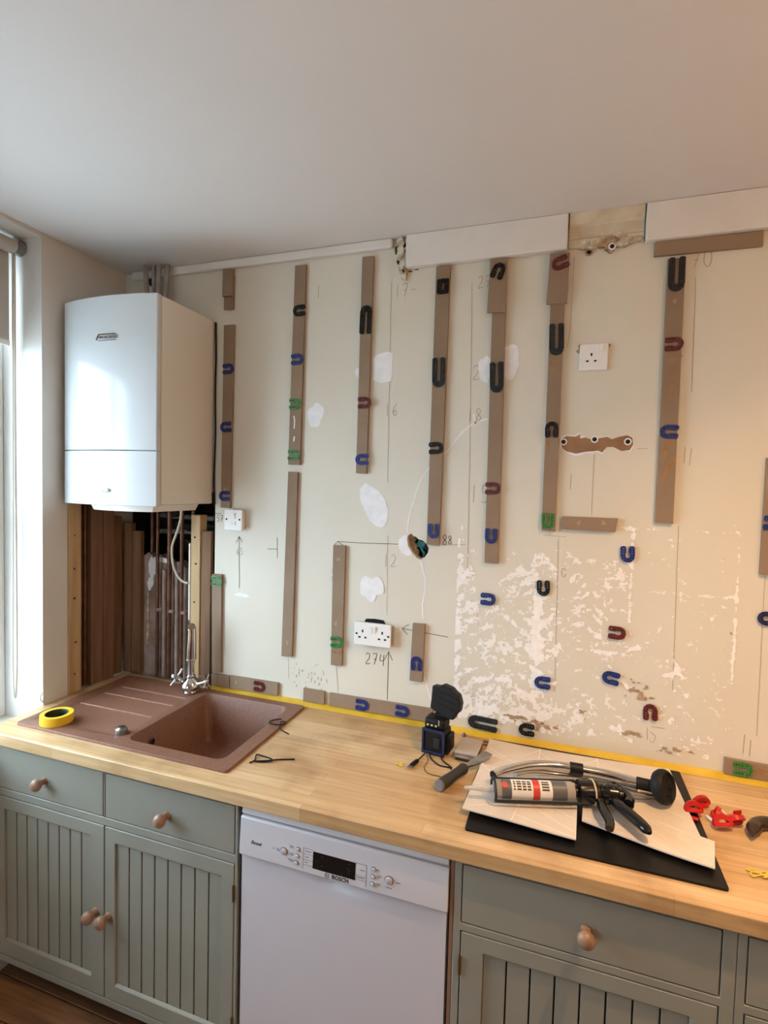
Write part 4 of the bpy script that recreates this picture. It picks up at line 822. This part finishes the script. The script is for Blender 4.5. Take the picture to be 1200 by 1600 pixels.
def pbox(x0, x1, z0, z1, m, name, par, d=.0008):
    MB().add([(x, yp(z)-e, z) for e in (d, -.001) for x, z in ((x0, z0), (x1, z0), (x1, z1), (x0, z1))], [(0, 1, 2, 3), (7, 6, 5, 4), (0, 4, 5, 1), (1, 5, 6, 2), (2, 6, 7, 3), (3, 7, 4, 0)]).build(name, m, par, ang=0)
pbox(1.252, 1.376, .742, .787, 'display', 'display', panel, .001)
for x0, x1, z0, z1 in ((1.222, 1.252, .7895, .7902), (1.376, 1.407, .7870, .7877), (1.222, 1.2228, .733, .7898), (1.4062, 1.407, .733, .7877), (1.223, 1.252, .7745, .7750), (1.223, 1.252, .7590, .7595), (1.376, 1.406, .757, .7575), (1.222, 1.252, .7455, .746), (1.376, 1.407, .7455, .746)):
    pbox(x0, x1, z0, z1, 'print', 'panel_line', panel, .0006)
for x, z, w in ((1.228, .7815, .018), (1.228, .766, .011), (1.228, .752, .008), (1.388, .771, .014), (1.380, .7515, .022), (1.180, .785, .013), (1.180, .781, .013), (1.183, .765, .010), (1.183, .761, .010), (1.176, .748, .018), (1.180, .744, .013), (1.435, .783, .006), (1.435, .768, .014), (1.435, .764, .010), (1.435, .748, .012), (1.435, .744, .010), (1.488, .764, .012), (1.462, .746, .016), (1.140, .768, .008), (1.140, .764, .012), (1.128, .766, .006)):
    pbox(x, x+w, z, z+.0016, 'print', 'panel_print', panel, .0006)
for k in range(16):
    x = random.choice((1.258, 1.275, 1.335, 1.352))+random.uniform(0, .004); z = .748+.006*(k % 6)
    pbox(x, x+random.uniform(.004, .010), z, z+.0012, 'print_dark', 'display_print', panel, .0013)
ny = Vector((0, -1, -tilt)).normalized()
def btn(x, z, r):
    o = MB().lathe([(r+.0012, 0), (r+.0012, .001), (r, .001)], (x, yp(z)-.0001, z), ny, 24).build('button_rim', 'button_rim', panel)
    MB().lathe([(r*.94, 0), (r*.94, .0025), (r*.8, .0034), (0, .0036)], (x, yp(z)-.0011, z), ny, 24).build('button', 'button', o)
for x, z, r in ((1.163, .766, .0100), (1.4695, .7655, .0110), (1.206, .7815, .0056), (1.2045, .7625, .0056), (1.203, .7440, .0056), (1.4265, .783, .0056), (1.4255, .7635, .0056), (1.4245, .7445, .0056)): btn(x, z, r)
def ptext(txt, x, z, size, m, shear=0, bold=0, name='lettering'):
    V, F = text_mesh(txt, size, shear, bold=bold); MB().add([(x+a, yp(z+b)-.0004-c, z+b) for a, b, c in V], F).build(name, m, panel, ang=0)
ptext('BOSCH', 1.3335, .7332, .0150, 'print_dark', bold=.0005)
ptext('Exxcel', 1.0745, .7665, .0125, 'print_dark', .3, .0003)
lg = MB(); c = (1.2955, .7335)
lg.ribbon([(c[0]+.0062*math.cos(2*PI*k/24), c[1]+.0062*math.sin(2*PI*k/24)) for k in range(25)], .0012, lambda u, v, w: (u, yp(v)-.0006, v))
lg.ribbon([(c[0]-.0028, c[1]+.004), (c[0]-.0028, c[1]-.004)], .0012, lambda u, v, w: (u, yp(v)-.0006, v)); lg.ribbon([(c[0]+.0028, c[1]+.004), (c[0]+.0028, c[1]-.004)], .0012, lambda u, v, w: (u, yp(v)-.0006, v)); lg.ribbon([(c[0]-.0028, c[1]), (c[0]+.0028, c[1])], .0012, lambda u, v, w: (u, yp(v)-.0006, v))
lg.build('emblem', 'print_dark', panel, ang=0)

# ------------------------------------------------------------------ hob and sheets
hob = tag(MB().poly(rrect(1.652, 2.236, -.556, -.040, .006), .006, XY(ZT+.0006)).build('ceramic_hob', 'hob', ang=0, bevel=.0015), 'black glass hob on the worktop under the cream sheets', 'hob')
ZH = ZT+.0072
def sheet(label, quad, nx, ny_, wav, th, z0, lines2, seed):
    q = [Vector(p) for p in quad]; r = random.Random(seed); ph = [r.uniform(0, 6) for _ in range(4)]
    def P(u, v): return (q[0]*(1-u)+q[1]*u)*(1-v)+(q[3]*(1-u)+q[2]*u)*v
    def hz(u, v): return z0+wav*(.5+.5*math.sin(5*u+ph[0]+2*v))*(.35+.65*abs(2*v-1)**2)+wav*.6*(abs(2*u-1)**3)
    V = []; F = []
    for s_ in (0, 1):
        for i in range(nx+1):
            for j in range(ny_+1): p = P(i/nx, j/ny_); V.append((p.x, p.y, hz(i/nx, j/ny_)+s_*th))
    N_ = (nx+1)*(ny_+1); w = ny_+1
    for i in range(nx):
        for j in range(ny_):
            a = i*w+j; F.append((a, a+1, a+w+1, a+w)); F.append((N_+a, N_+a+w, N_+a+w+1, N_+a+1))
    for i in range(nx):
        for j in (0, ny_): a = i*w+j; F.append((a, a+w, N_+a+w, N_+a))
    for j in range(ny_):
        for i in (0, nx): a = i*w+j; F.append((a, a+1, N_+a+1, N_+a))
    o = tag(MB().add(V, F).build('tile_sheet', 'tile', ang=50), label, 'sheet', 'cream patterned sheets on the hob')
    for (u0, v0), (u1, v1) in lines2:
        mb = MB(); n = 14; Vv = []; d = (P(u1, v1)-P(u0, v0)).normalized(); nn = Vector((-d.y, d.x))*.0016
        for k in range(n+1):
            u = u0+(u1-u0)*k/n; v = v0+(v1-v0)*k/n; p = P(u, v); z = hz(u, v)+th+.0006
            Vv += [(p.x+nn.x, p.y+nn.y, z), (p.x-nn.x, p.y-nn.y, z)]
        mb.add(Vv, [(2*k, 2*k+1, 2*k+3, 2*k+2) for k in range(n)]); mb.build('pattern_line', 'tile_line', o, ang=0)
    return o
sheet('cream geometric patterned sheet, rearmost one against the yellow tape', [(1.643, -.265), (2.217, -.390), (2.204, -.058), (1.652, -.062)], 26, 12, .004, .003, ZH+.0005, [((.02, .1), (.30, .95)), ((.30, .0), (.30, 1)), ((.30, .9), (.62, .05)), ((.02, .7), (.3, .2)), ((.62, 0), (.62, 1)), ((.62, .1), (.98, .9)), ((.62, .5), (.98, .2)), ((.30, .4), (.62, .95)), ((0.02, .45), (.98, .5))], 1)
sheet('cream geometric patterned sheet, front left one below the clear cartridge', [(1.634, -.497), (1.919, -.522), (1.929, -.290), (1.650, -.250)], 16, 14, .003, .0035, ZH+.0090, [((.04, .05), (.55, .42)), ((.45, .02), (.55, .98)), ((.55, .42), (.98, .12)), ((.55, .42), (.98, .70)), ((.02, .55), (.55, .42)), ((.5, .7), (.98, .35)), ((.02, .95), (.52, .6)), ((.45, .15), (.98, .02))], 2)
sheet('cream geometric patterned sheet, front right one below the gun handle', [(1.935, -.441), (2.217, -.516), (2.241, -.412), (1.945, -.300)], 18, 12, .003, .0035, ZH+.0090, [((.02, .1), (.55, .35)), ((.2, .0), (.25, .98)), ((.25, .9), (.98, .08)), ((.25, .55), (.8, .02)), ((.45, .98), (.98, .4)), ((.02, .6), (.25, .9)), ((.6, .98), (.98, .75))], 3)

# ------------------------------------------------------------------ caulking gun, tubes
ZG = ZH+.0225
ax0 = Vector((1.712, -.433, ZG+.026)); ax1 = Vector((1.930, -.363, ZG+.026)); dv = (ax1-ax0).normalized(); sd = Vector((-dv.y, dv.x, 0))
gun = thing('caulking_gun', 'black caulking gun loaded with a clear sealant cartridge', 'caulking gun', (1.85, -.39, ZG))
ca = MB().lathe([(.010, -.004), (.024, 0), (.0245, .006), (.0245, .205), (.023, .212), (0, .212)], ax0, dv, 28).build('cartridge', 'cart', gun)
def band(a, b, m, nm, r=.02475): MB().loft([[ax0+dv*h+(sd*math.cos(t)+Vector((0, 0, 1))*math.sin(t))*r for t in [2*PI*k/28 for k in range(28)]] for h in (a, b)], False, False).build(nm, m, ca)
band(.014, .040, 'greylabel', 'label_band'); band(.041, .098, 'label', 'label_band'); band(.098, .116, 'redlabel', 'label_band'); band(.117, .150, 'label', 'label_band'); band(.150, .190, 'greylabel', 'label_band', .0246)
for a, w, hgt in ((.046, .005, .5), (.055, .012, .9), (.070, .010, .9), (.083, .010, .9), (.122, .020, .6)):
    for rr in range(4):
        t0 = 1.05+.28*rr
        pts = [[ax0+dv*h+(-sd*math.cos(t)+Vector((0, 0, 1))*math.sin(t))*.0250 for t in (t0-.6, t0-.42)] for h in (a, a+w)]
        MB().add([pts[0][0], pts[1][0], pts[1][1], pts[0][1]], [(0, 1, 2, 3)]).build('label_print', 'print_dark', ca, ang=0, recalc=False)
pts = [ax0+dv*.022+(-sd*math.cos(.95)+Vector((0, 0, 1))*math.sin(.95))*.0251]
MB().lathe([(.006, 0), (.0085, 0), (.0085, .0006), (.006, .0006)], pts[0], (-sd*math.cos(.95)+Vector((0, 0, 1))*math.sin(.95)), 18).build('label_mark', 'redlabel', ca)
MB().lathe([(.0105, 0), (.0085, -.012), (.0080, -.030), (.0050, -.070), (.0035, -.078), (0, -.078)], ax0-dv*.006, dv, 16).build('nozzle', 'nozzle', gun)
ca2 = MB(); ca2.tube(smooth([ax0+dv*-.004-sd*.028+Vector((0, 0, -.018)), ax0+dv*-.004-sd*.030+Vector((0, 0, .008)), ax0+dv*-.004+sd*.0+Vector((0, 0, .030)), ax0+dv*-.004+sd*.03+Vector((0, 0, .008)), ax0-dv*.004+sd*.028+Vector((0, 0, -.018))], 5), .0035, 8)
ca2.tube([ax0-dv*.004+sd*.029+Vector((0, 0, .012)), ax0+dv*.225+sd*.029+Vector((0, 0, .012))], .0045, 8); ca2.tube([ax0-dv*.004-sd*.029+Vector((0, 0, -.017)), ax0+dv*.225-sd*.029+Vector((0, 0, -.017))], .0040, 8)
ca2.build('cradle', 'darkgrey', gun)
MB().cyl(ax0+dv*.190, ax0+dv*.245, .0145, n=18).build('plunger', 'glossblack', gun)
MB().lathe([(.018, .222), (.031, .226), (.032, .250), (.030, .276), (.024, .282), (0, .282)], ax0, dv, 26).build('collar', 'glossblack', gun)
MB().lathe([(.0322, .262), (.0335, .262), (.0335, .2655), (.0322, .2655)], ax0, dv, 26).build('elastic_band', 'led', gun)
bd_ = MB(); base = ax0+dv*.300
bd_.tube(smooth([ax0+dv*.278, ax0+dv*.300-sd*.006, ax0+dv*.325-sd*.012, ax0+dv*.338-sd*.014], 4), [.024]*4+[.027]*5+[.020]*4, 16); bd_.build('gun_body', 'glossblack', gun)
zl = ZG+.022
hp = [(1.997, -.332), (2.014, -.360), (2.030, -.390), (2.052, -.422), (2.074, -.456), (2.086, -.482)]
MB().tube(smooth([(a, b, zl) for a, b in hp], 5), lambda s: (.013+.004*math.sin(PI*s)) if s < .9 else .013-.07*(s-.9), 12, flat=.8).build('handle', 'glossblack', gun)
tg = [(1.968, -.352), (1.982, -.384), (1.985, -.412), (1.992, -.440), (1.998, -.470), (1.995, -.500)]
MB().tube(smooth([(a, b, zl) for a, b in tg], 5), lambda s: .010+.003*math.sin(PI*s), 12, flat=.8).build('trigger', 'glossblack', gun)
th_ = [(1.995, -.318), (2.022, -.296), (2.042, -.320), (2.055, -.352), (2.050, -.380)]
MB().tube(smooth([(a, b, zl+.004) for a, b in th_], 5), lambda s: .010+.004*s, 10).build('latch_lever', 'glossblack', gun)
for k in range(7):
    p = base+dv*random.uniform(-.01, .03)-sd*random.uniform(-.012, .02)+Vector((0, 0, .022)); MB().obox(p, (.011, .004, .006), Matrix.Rotation(random.uniform(0, 3), 3, 'Z')).build('mechanism', 'dullchrome' if k % 2 else 'glossblack', gun, ang=0, bevel=.001)
wire('push_rod', 'thin steel rod curving beside the gun handle', [(2.068, -.280, ZH+.0135), (2.102, -.274, ZH+.0125), (2.128, -.262, ZH+.0125), (2.136, -.248, ZH+.0125), (2.128, -.238, ZH+.0125), (2.10, -.236, ZH+.0125)], .0032, 'dullchrome', 'rod')

tu = thing('suction_lifter', 'pair of bent chrome tubes with black clamp and round black cup', 'tool', (1.93, -.25, ZH))
zq = ZH+.012
t1 = [(1.699, -.367, .965), (1.729, -.328, .966), (1.798, -.274, .968), (1.868, -.247, .967), (1.924, -.242, .966), (2.012, -.238, .964), (2.095, -.250, .962)]
tb = MB(); P1 = smooth(t1, 6); tb.tube(P1, .0132, 18, caps=False); tb.build('upper_tube', 'chrome', tu, ang=60)
MB().lathe([(.0120, -.001), (.0120, .002), (0, .002)], P1[0]+Vector((.002, .002, 0)), (P1[0]-P1[1]), 16).build('tube_end', 'black', tu)
t2 = [(1.756, -.316, .952), (1.802, -.274, .948), (1.872, -.243, .940), (1.944, -.232, .939), (2.031, -.236, .938), (2.090, -.250, .938)]
MB().tube(smooth(t2, 6), .0098, 16).build('lower_tube', 'chrome', tu, ang=60)
MB().tube([(1.907, -.2435, .9665), (1.943, -.2410, .9660)], .0172, 20).build('clamp', 'black', tu)
MB().tube([(2.085, -.249, .962), (2.135, -.256, .963)], .0165, 18).build('socket', 'rubber', tu)
cax = Vector((.80, -.52, .30)).normalized(); cc = Vector((2.146, -.262, .9705))
MB().lathe([(.020, -.012), (.039, -.010), (.045, 0), (.046, .010), (.043, .018), (.038, .022), (.034, .014), (.012, .010), (0, .010)], cc, cax, 32).build('cup', 'rubber', tu)
for k in range(6):
    a = 2*PI*k/6; e = Vector((0, 0, 1)); e = (e-cax*e.dot(cax)).normalized(); f_ = cax.cross(e)
    MB().cyl(cc+cax*.011+(e*math.cos(a)+f_*math.sin(a))*.024, cc+cax*.015+(e*math.cos(a)+f_*math.sin(a))*.024, .0028, n=8).build('stud', 'black', tu)
MB().tube([(2.045, -.266, .9375), (2.135, -.262, .9380)], .0055, 10).build('release_rod', 'dullchrome', tu)

# ------------------------------------------------------------------ laser level, tin, scraper
la = thing('laser_level', 'black and blue laser level with its dark battery pack tilted on top', 'laser level', (1.495, -.175, ZT))
Rz = Matrix.Rotation(math.radians(-8), 3, 'Z'); lc_ = Vector((1.492, -.180, ZT))
def lbox(c, s, m, nm, par, bev=.004, R=None): return MB().obox(lc_+Rz @ Vector(c), s, (R or Rz)).build(nm, m, par, ang=0, bevel=bev)
lbox((0, 0, .0430), (.080, .066, .084), 'black', 'case', la, .010)
fr_ = MB()
for sx in (-1, 1): fr_.obox(lc_+Rz @ Vector((sx*.036, -.0345, .043)), (.008, .006, .076), Rz)
fr_.obox(lc_+Rz @ Vector((0, -.0345, .080)), (.080, .006, .010), Rz); fr_.obox(lc_+Rz @ Vector((0, -.0345, .007)), (.080, .006, .010), Rz)
fr_.build('blue_surround', 'bluegloss', la, ang=0, bevel=.002)
lbox((.012, -.0350, .042), (.022, .004, .034), 'darkgrey', 'window', la, .002); lbox((.046, .0, .042), (.016, .050, .056), 'black', 'side_pod', la, .006); lbox((.0545, 0, .042), (.002, .03, .036), 'darkgrey', 'side_window', la, .0008)
lbox((0, -.002, .101), (.072, .056, .032), 'black', 'turret', la, .008)
for k in (-1, 0, 1): lbox((-.008+k*.014, -.0305, .096), (.007, .003, .006), 'led', 'lit_marking', la, .001)  # small pale plastic marks without any glow
lbox((.016, -.0305, .108), (.003, .003, .018), 'led', 'pale_slot', la, .001); lbox((-.01, -.0305, .110), (.034, .003, .005), 'darkgrey', 'groove', la, .001)
Rt = Rz @ Matrix.Rotation(math.radians(14), 3, 'Y') @ Matrix.Rotation(math.radians(-12), 3, 'X')
bp_ = MB(); prof = [(a*1.06, b*.94) for a, b in [(-.052, .040), (-.030, .046), (-.022, .058), (.008, .058), (.022, .050), (.036, .046), (.050, .022), (.054, -.006), (.046, -.020), (.044, -.040), (.018, -.046), (-.016, -.040), (-.036, -.036), (-.042, -.004)]]
pc = lc_+Vector((.020, .024, .158))
bp_.loft([[pc+Rt @ Vector((a, d, b)) for a, b in prof] for d in (-.022, .022)]); bpk = bp_.build('battery_pack', 'rubber', la, ang=20, bevel=.004)
for dz in (.030, .012, -.008): MB().obox(pc+Rt @ Vector((.002, -.0228, dz)), (.076, .003, .004), Rt).build('pack_ridge', 'rubber', bpk, ang=0, bevel=.001)
lbox((.008, .012, .121), (.038, .032, .010), 'black', 'mount', la, .003)
def lw(pts, nm, r=.0022, m='black'): MB().tube(smooth(pts, 7), r, 7).build(nm, m, la)
lw([(1.462, -.222, ZT+.004), (1.456, -.25, ZT+.004), (1.450, -.285, ZT+.006)], 'usb_cable')
ud = (Vector((1.437, -.335, ZT+.008))-Vector((1.452, -.283, ZT+.008))).normalized()
MB().tube([Vector((1.454, -.276, ZT+.0075)), Vector((1.452, -.283, ZT+.0075)), Vector((1.443, -.314, ZT+.0075))], [.004, .0070, .0070], 10).build('usb_plug', 'rubber', la)
MB().obox((1.4395, -.3245, ZT+.0072), (.012, .018, .0045), Matrix.Rotation(-.27, 3, 'Z')).build('usb_tip', 'chrome', la, ang=0)
lw([(1.475, -.212, ZT+.006), (1.490, -.245, ZT+.004), (1.520, -.272, ZT+.003), (1.555, -.275, ZT+.003), (1.562, -.283, ZT+.003)], 'cable')
lw([(1.512, -.208, ZT+.006), (1.525, -.240, ZT+.004), (1.555, -.268, ZT+.003), (1.562, -.276, ZT+.005)], 'cable')
lw([(1.470, -.222, ZT+.003), (1.482, -.262, ZT+.002), (1.480, -.300, ZT+.002), (1.500, -.330, ZT+.002), (1.540, -.333, ZT+.002)], 'thin_lead', .0009)

tn = thing('metal_tin', 'flat grey metal tin with bright front edge behind the scraper', 'tin', (1.597, -.165, ZT))
Rq = Matrix.Rotation(math.radians(-3), 3, 'Z'); qc = Vector((1.597, -.165, ZT))
MB().obox(qc+Vector((0, 0, .0135)), (.070, .105, .025), Rq).build('box', 'steel', tn, ang=0, bevel=.003); MB().obox(qc+Vector((0, 0, .0272)), (.073, .108, .003), Rq).build('lid', 'cardgrey', tn, ang=0, bevel=.001)
MB().obox(qc+Rq @ Vector((0, -.0540, .016)), (.064, .002, .008), Rq).build('front_edge', 'chrome', tn, ang=0); MB().obox(qc+Rq @ Vector((0, -.0540, .0055)), (.066, .002, .006), Rq).build('front_edge', 'darkgrey', tn, ang=0)
sp = thing('scraper', 'grey-handled paint scraper with dull metal blade pointing at the sheets', 'scraper', (1.58, -.29, ZT))
d0 = Vector((1.551, -.412, ZT+.0172)); d1 = Vector((1.604, -.292, ZT+.020)); d2 = Vector((1.668, -.185, ZT+.030)); u = (d1-d0).normalized()
MB().lathe([(0, 0), (.012, .001), (.0165, .006), (.0160, .04), (.0140, .08), (.0150, .11), (.0165, .125), (.012, .136), (.0, .138)], d0, u, 18).build('handle', 'griprubber', sp, ang=50)
MB().lathe([(0, -.0012), (.0145, -.0008), (.016, .004), (.0168, .0045), (.0168, .007), (.0, .007)], d0, u, 18).build('end_cap', 'capgrey', sp)
v2 = (d2-d1).normalized(); s2 = Vector((-v2.y, v2.x, 0))
MB().loft([[d1+v2*h+s2*a*w+Vector((0, 0, t*b)) for a, b in ((-1, -1), (1, -1), (1, 1), (-1, 1))] for h, w, t in ((-.006, .005, .004), (.02, .006, .003), (.035, .013, .0016), (.110, .017, .0009), (.120, .012, .0006))]).build('blade', 'steel', sp, ang=30)
tag(MB().obox((1.644, -.150, ZT+.006), (.010, .090, .010), Matrix.Rotation(math.radians(-14), 3, 'Z')).build('wood_offcut', 'pine', bevel=.002), 'thin pale wooden stick lying beside the metal tin', 'stick')
tag(MB().lathe([(.008, 0), (.008, .007), (.004, .007), (.004, .012), (0, .012)], (1.560, -.045, ZT+.0014), (0, 0, 1), 10).build('small_screw_cap', 'steel'), 'tiny brass-coloured cap on the tape line behind the tin', 'cap')
tag(MB().tube([Vector((1.640+.014*math.cos(2*PI*k/20), -.072+.012*math.sin(2*PI*k/20), ZT+.005)) for k in range(21)], .004, 8, caps=False).build('rubber_washer', 'glue'), 'small brown ring lying next to the sheet corner behind the scraper', 'ring')

# ------------------------------------------------------------------ small loose things on the worktop
def clip(label, x, y, z, rz, tilt_, sc=1.0, base=True):
    t = thing('tile_levelling_cap', label, 'tile clip', (x, y, z), 'red tile levelling caps')
    R = Matrix.Rotation(rz, 3, 'Z') @ Matrix.Rotation(tilt_, 3, 'X')
    c0 = Vector((x, y, z))
    out = [(.024*math.cos(a), .024*math.sin(a)) for a in [PI*k/10 for k in range(11)]]; inn = [(.014*math.cos(a), .005+.0065*math.sin(a)) for a in [PI*k/8 for k in range(9)]]
    lo = Vector((0, 0, .004))
    V, F = poly2d(out, [inn], .010); mb = MB(); mb.add([c0+R @ (Vector((a*sc, (c-.0050), b*sc))+lo) for a, b, c in V], F); mb.build('bow', 'red', t, ang=30)
    MB().loft([[c0+R @ (Vector((a*sc*k2, b*sc*.55*k2, h))) for a, b in [(.024*math.cos(2*PI*k/20), .024*math.sin(2*PI*k/20)) for k in range(20)]] for h, k2 in ((0, 1), (.004, 1), (.0085, .72))]).build('base', 'red', t, ang=30)
clip('red levelling cap upright at the back of the small heap beside the hob', 2.256, -.212, ZT+.006, .35, .25)
clip('red levelling cap at the hob edge, left one of the heap', 2.226, -.272, ZT+.0125, .2, -.35)
clip('red levelling cap in the middle of the heap, turned sideways', 2.279, -.262, ZT+.008, 1.3, .35, .92)
clip('red levelling cap at the front of the heap', 2.286, -.312, ZT+.010, .35, -.55, 1.08)
clip('red levelling cap at the right end of the heap with a square tail', 2.318, -.278, ZT+.014, .5, .75, 1.05)
tag(MB().obox((2.2165, -.300, ZT+.0105), (.028, .014, .004), Matrix.Rotation(-.25, 3, 'Z')).build('clip_tab', 'red', bevel=.001), 'small flat red tab on the hob edge below the left cap', 'tab')
tag(MB().obox((2.336, -.240, ZT+.0125), (.024, .004, .020), Matrix.Rotation(.5, 3, 'Z')).build('clip_tab', 'red', bevel=.001), 'square red plastic tab standing at the right of the heap', 'tab')
tag(MB().tube(smooth([(2.258, -.268, ZT+.005), (2.266, -.282, ZT+.005), (2.278, -.292, ZT+.005)]), .0045, 8).build('tile_spacer', 'plastic'), 'small cream plastic piece between the red caps', 'spacer')
tag(MB().tube(smooth([(2.305, -.222, ZT+.004), (2.310, -.24, ZT+.004)]), .0035, 8).build('tile_spacer', 'plastic'), 'tiny cream plastic sliver behind the red caps', 'spacer')
hn = [(2.342, -.340), (2.354, -.305), (2.372, -.277), (2.400, -.264), (2.425, -.272), (2.455, -.300)]
tag(MB().tube(smooth([(a, b, ZT+.016) for a, b in hn], 6), lambda s: .002+.0145*min(1, s*5), 14).build('curved_handle', 'horn'), 'dark brown glossy curved handle at the right edge of the worktop', 'handle')
def scraps(name, label, cx, cy, sx, sy, n, seed):
    r = random.Random(seed); mb = MB()
    pts = [(cx+r.uniform(-sx, sx), cy+r.uniform(-sy, sy), ZT+.0022+r.uniform(0, .004)) for _ in range(n)]
    mb.tube(smooth(pts, 5), .0017, 6); return tag(mb.build(name, 'yellow_bit'), label, 'scrap')
scraps('plastic_curl', 'tangle of pale yellow plastic shavings near the right worktop edge', 2.325, -.468, .034, .018, 18, 4)
scraps('plastic_curl', 'small pale yellow plastic curl left of the laser cable', 1.403, -.312, .016, .010, 9, 9)

# ------------------------------------------------------------------ hob downlight and added fill lamps (outside the picture)
def downlight(x, y, label, power):
    t = thing('ceiling_downlight', label, 'lamp', (x, y, H-.012), 'recessed ceiling lights')
    MB().lathe([(.032, .0), (.044, .0), (.046, .004), (.044, .0115), (.032, .0115)], (x, y, H-.012), (0, 0, 1), 28).build('bezel', 'lampwhite', t)
    MB().lathe([(.031, .004), (.031, .006), (0, .006), (0, .004)], (x, y, H-.012), (0, 0, 1), 24).build('bulb', 'glow', t)
    ld = bpy.data.lights.new('lamp', 'SPOT'); ld.energy = power; ld.color = (1.0, .60, .29); ld.spot_size = math.radians(125); ld.spot_blend = 1.0; ld.shadow_soft_size = .03
    lo2 = bpy.data.objects.new('lamp', ld); COL.objects.link(lo2); lo2.parent = t; lo2.location = (0, 0, -.006)
downlight(2.45, -.95, 'recessed warm ceiling light above the hob end', DOWNLIGHT_POWER*1.62)
pd = thing('pendant_lamp', 'warm glass globe pendant lamp near the right wall', 'lamp', (3.0, -1.35, 2.22))  # added globe lamp, warms the upper right wall and ceiling
MB().lathe([(.045, 0), (.045, .02), (.006, .03)], (3.0, -1.35, H-.001), (0, 0, -1), 20).build('ceiling_rose', 'lampwhite', pd)
MB().cyl((3.0, -1.35, H-.03), (3.0, -1.35, 2.36), .003, n=8).build('cord', 'black', pd)
MB().cyl((3.0, -1.35, 2.325), (3.0, -1.35, 2.365), .02, n=16).build('lamp_holder', 'black', pd)
gl = MB().lathe([(.001, .0)]+[(.075*math.sin(PI*k/14), .075-.075*math.cos(PI*k/14)) for k in range(1, 14)], (3.0, -1.35, 2.18), (0, 0, 1), 24).build('globe', 'glow', pd)
ld = bpy.data.lights.new('bulb', 'POINT'); ld.energy = FILL_PENDANT_POWER; ld.color = (1.0, .58, .28); ld.shadow_soft_size = .09
lo2 = bpy.data.objects.new('bulb', ld); COL.objects.link(lo2); lo2.parent = pd; lo2.location = (0, 0, .035)
downlight(1.6, -3.0, 'recessed warm ceiling light at the back of the room', DOWNLIGHT_POWER*.35)  # added fill lamp behind the camera, no known source there
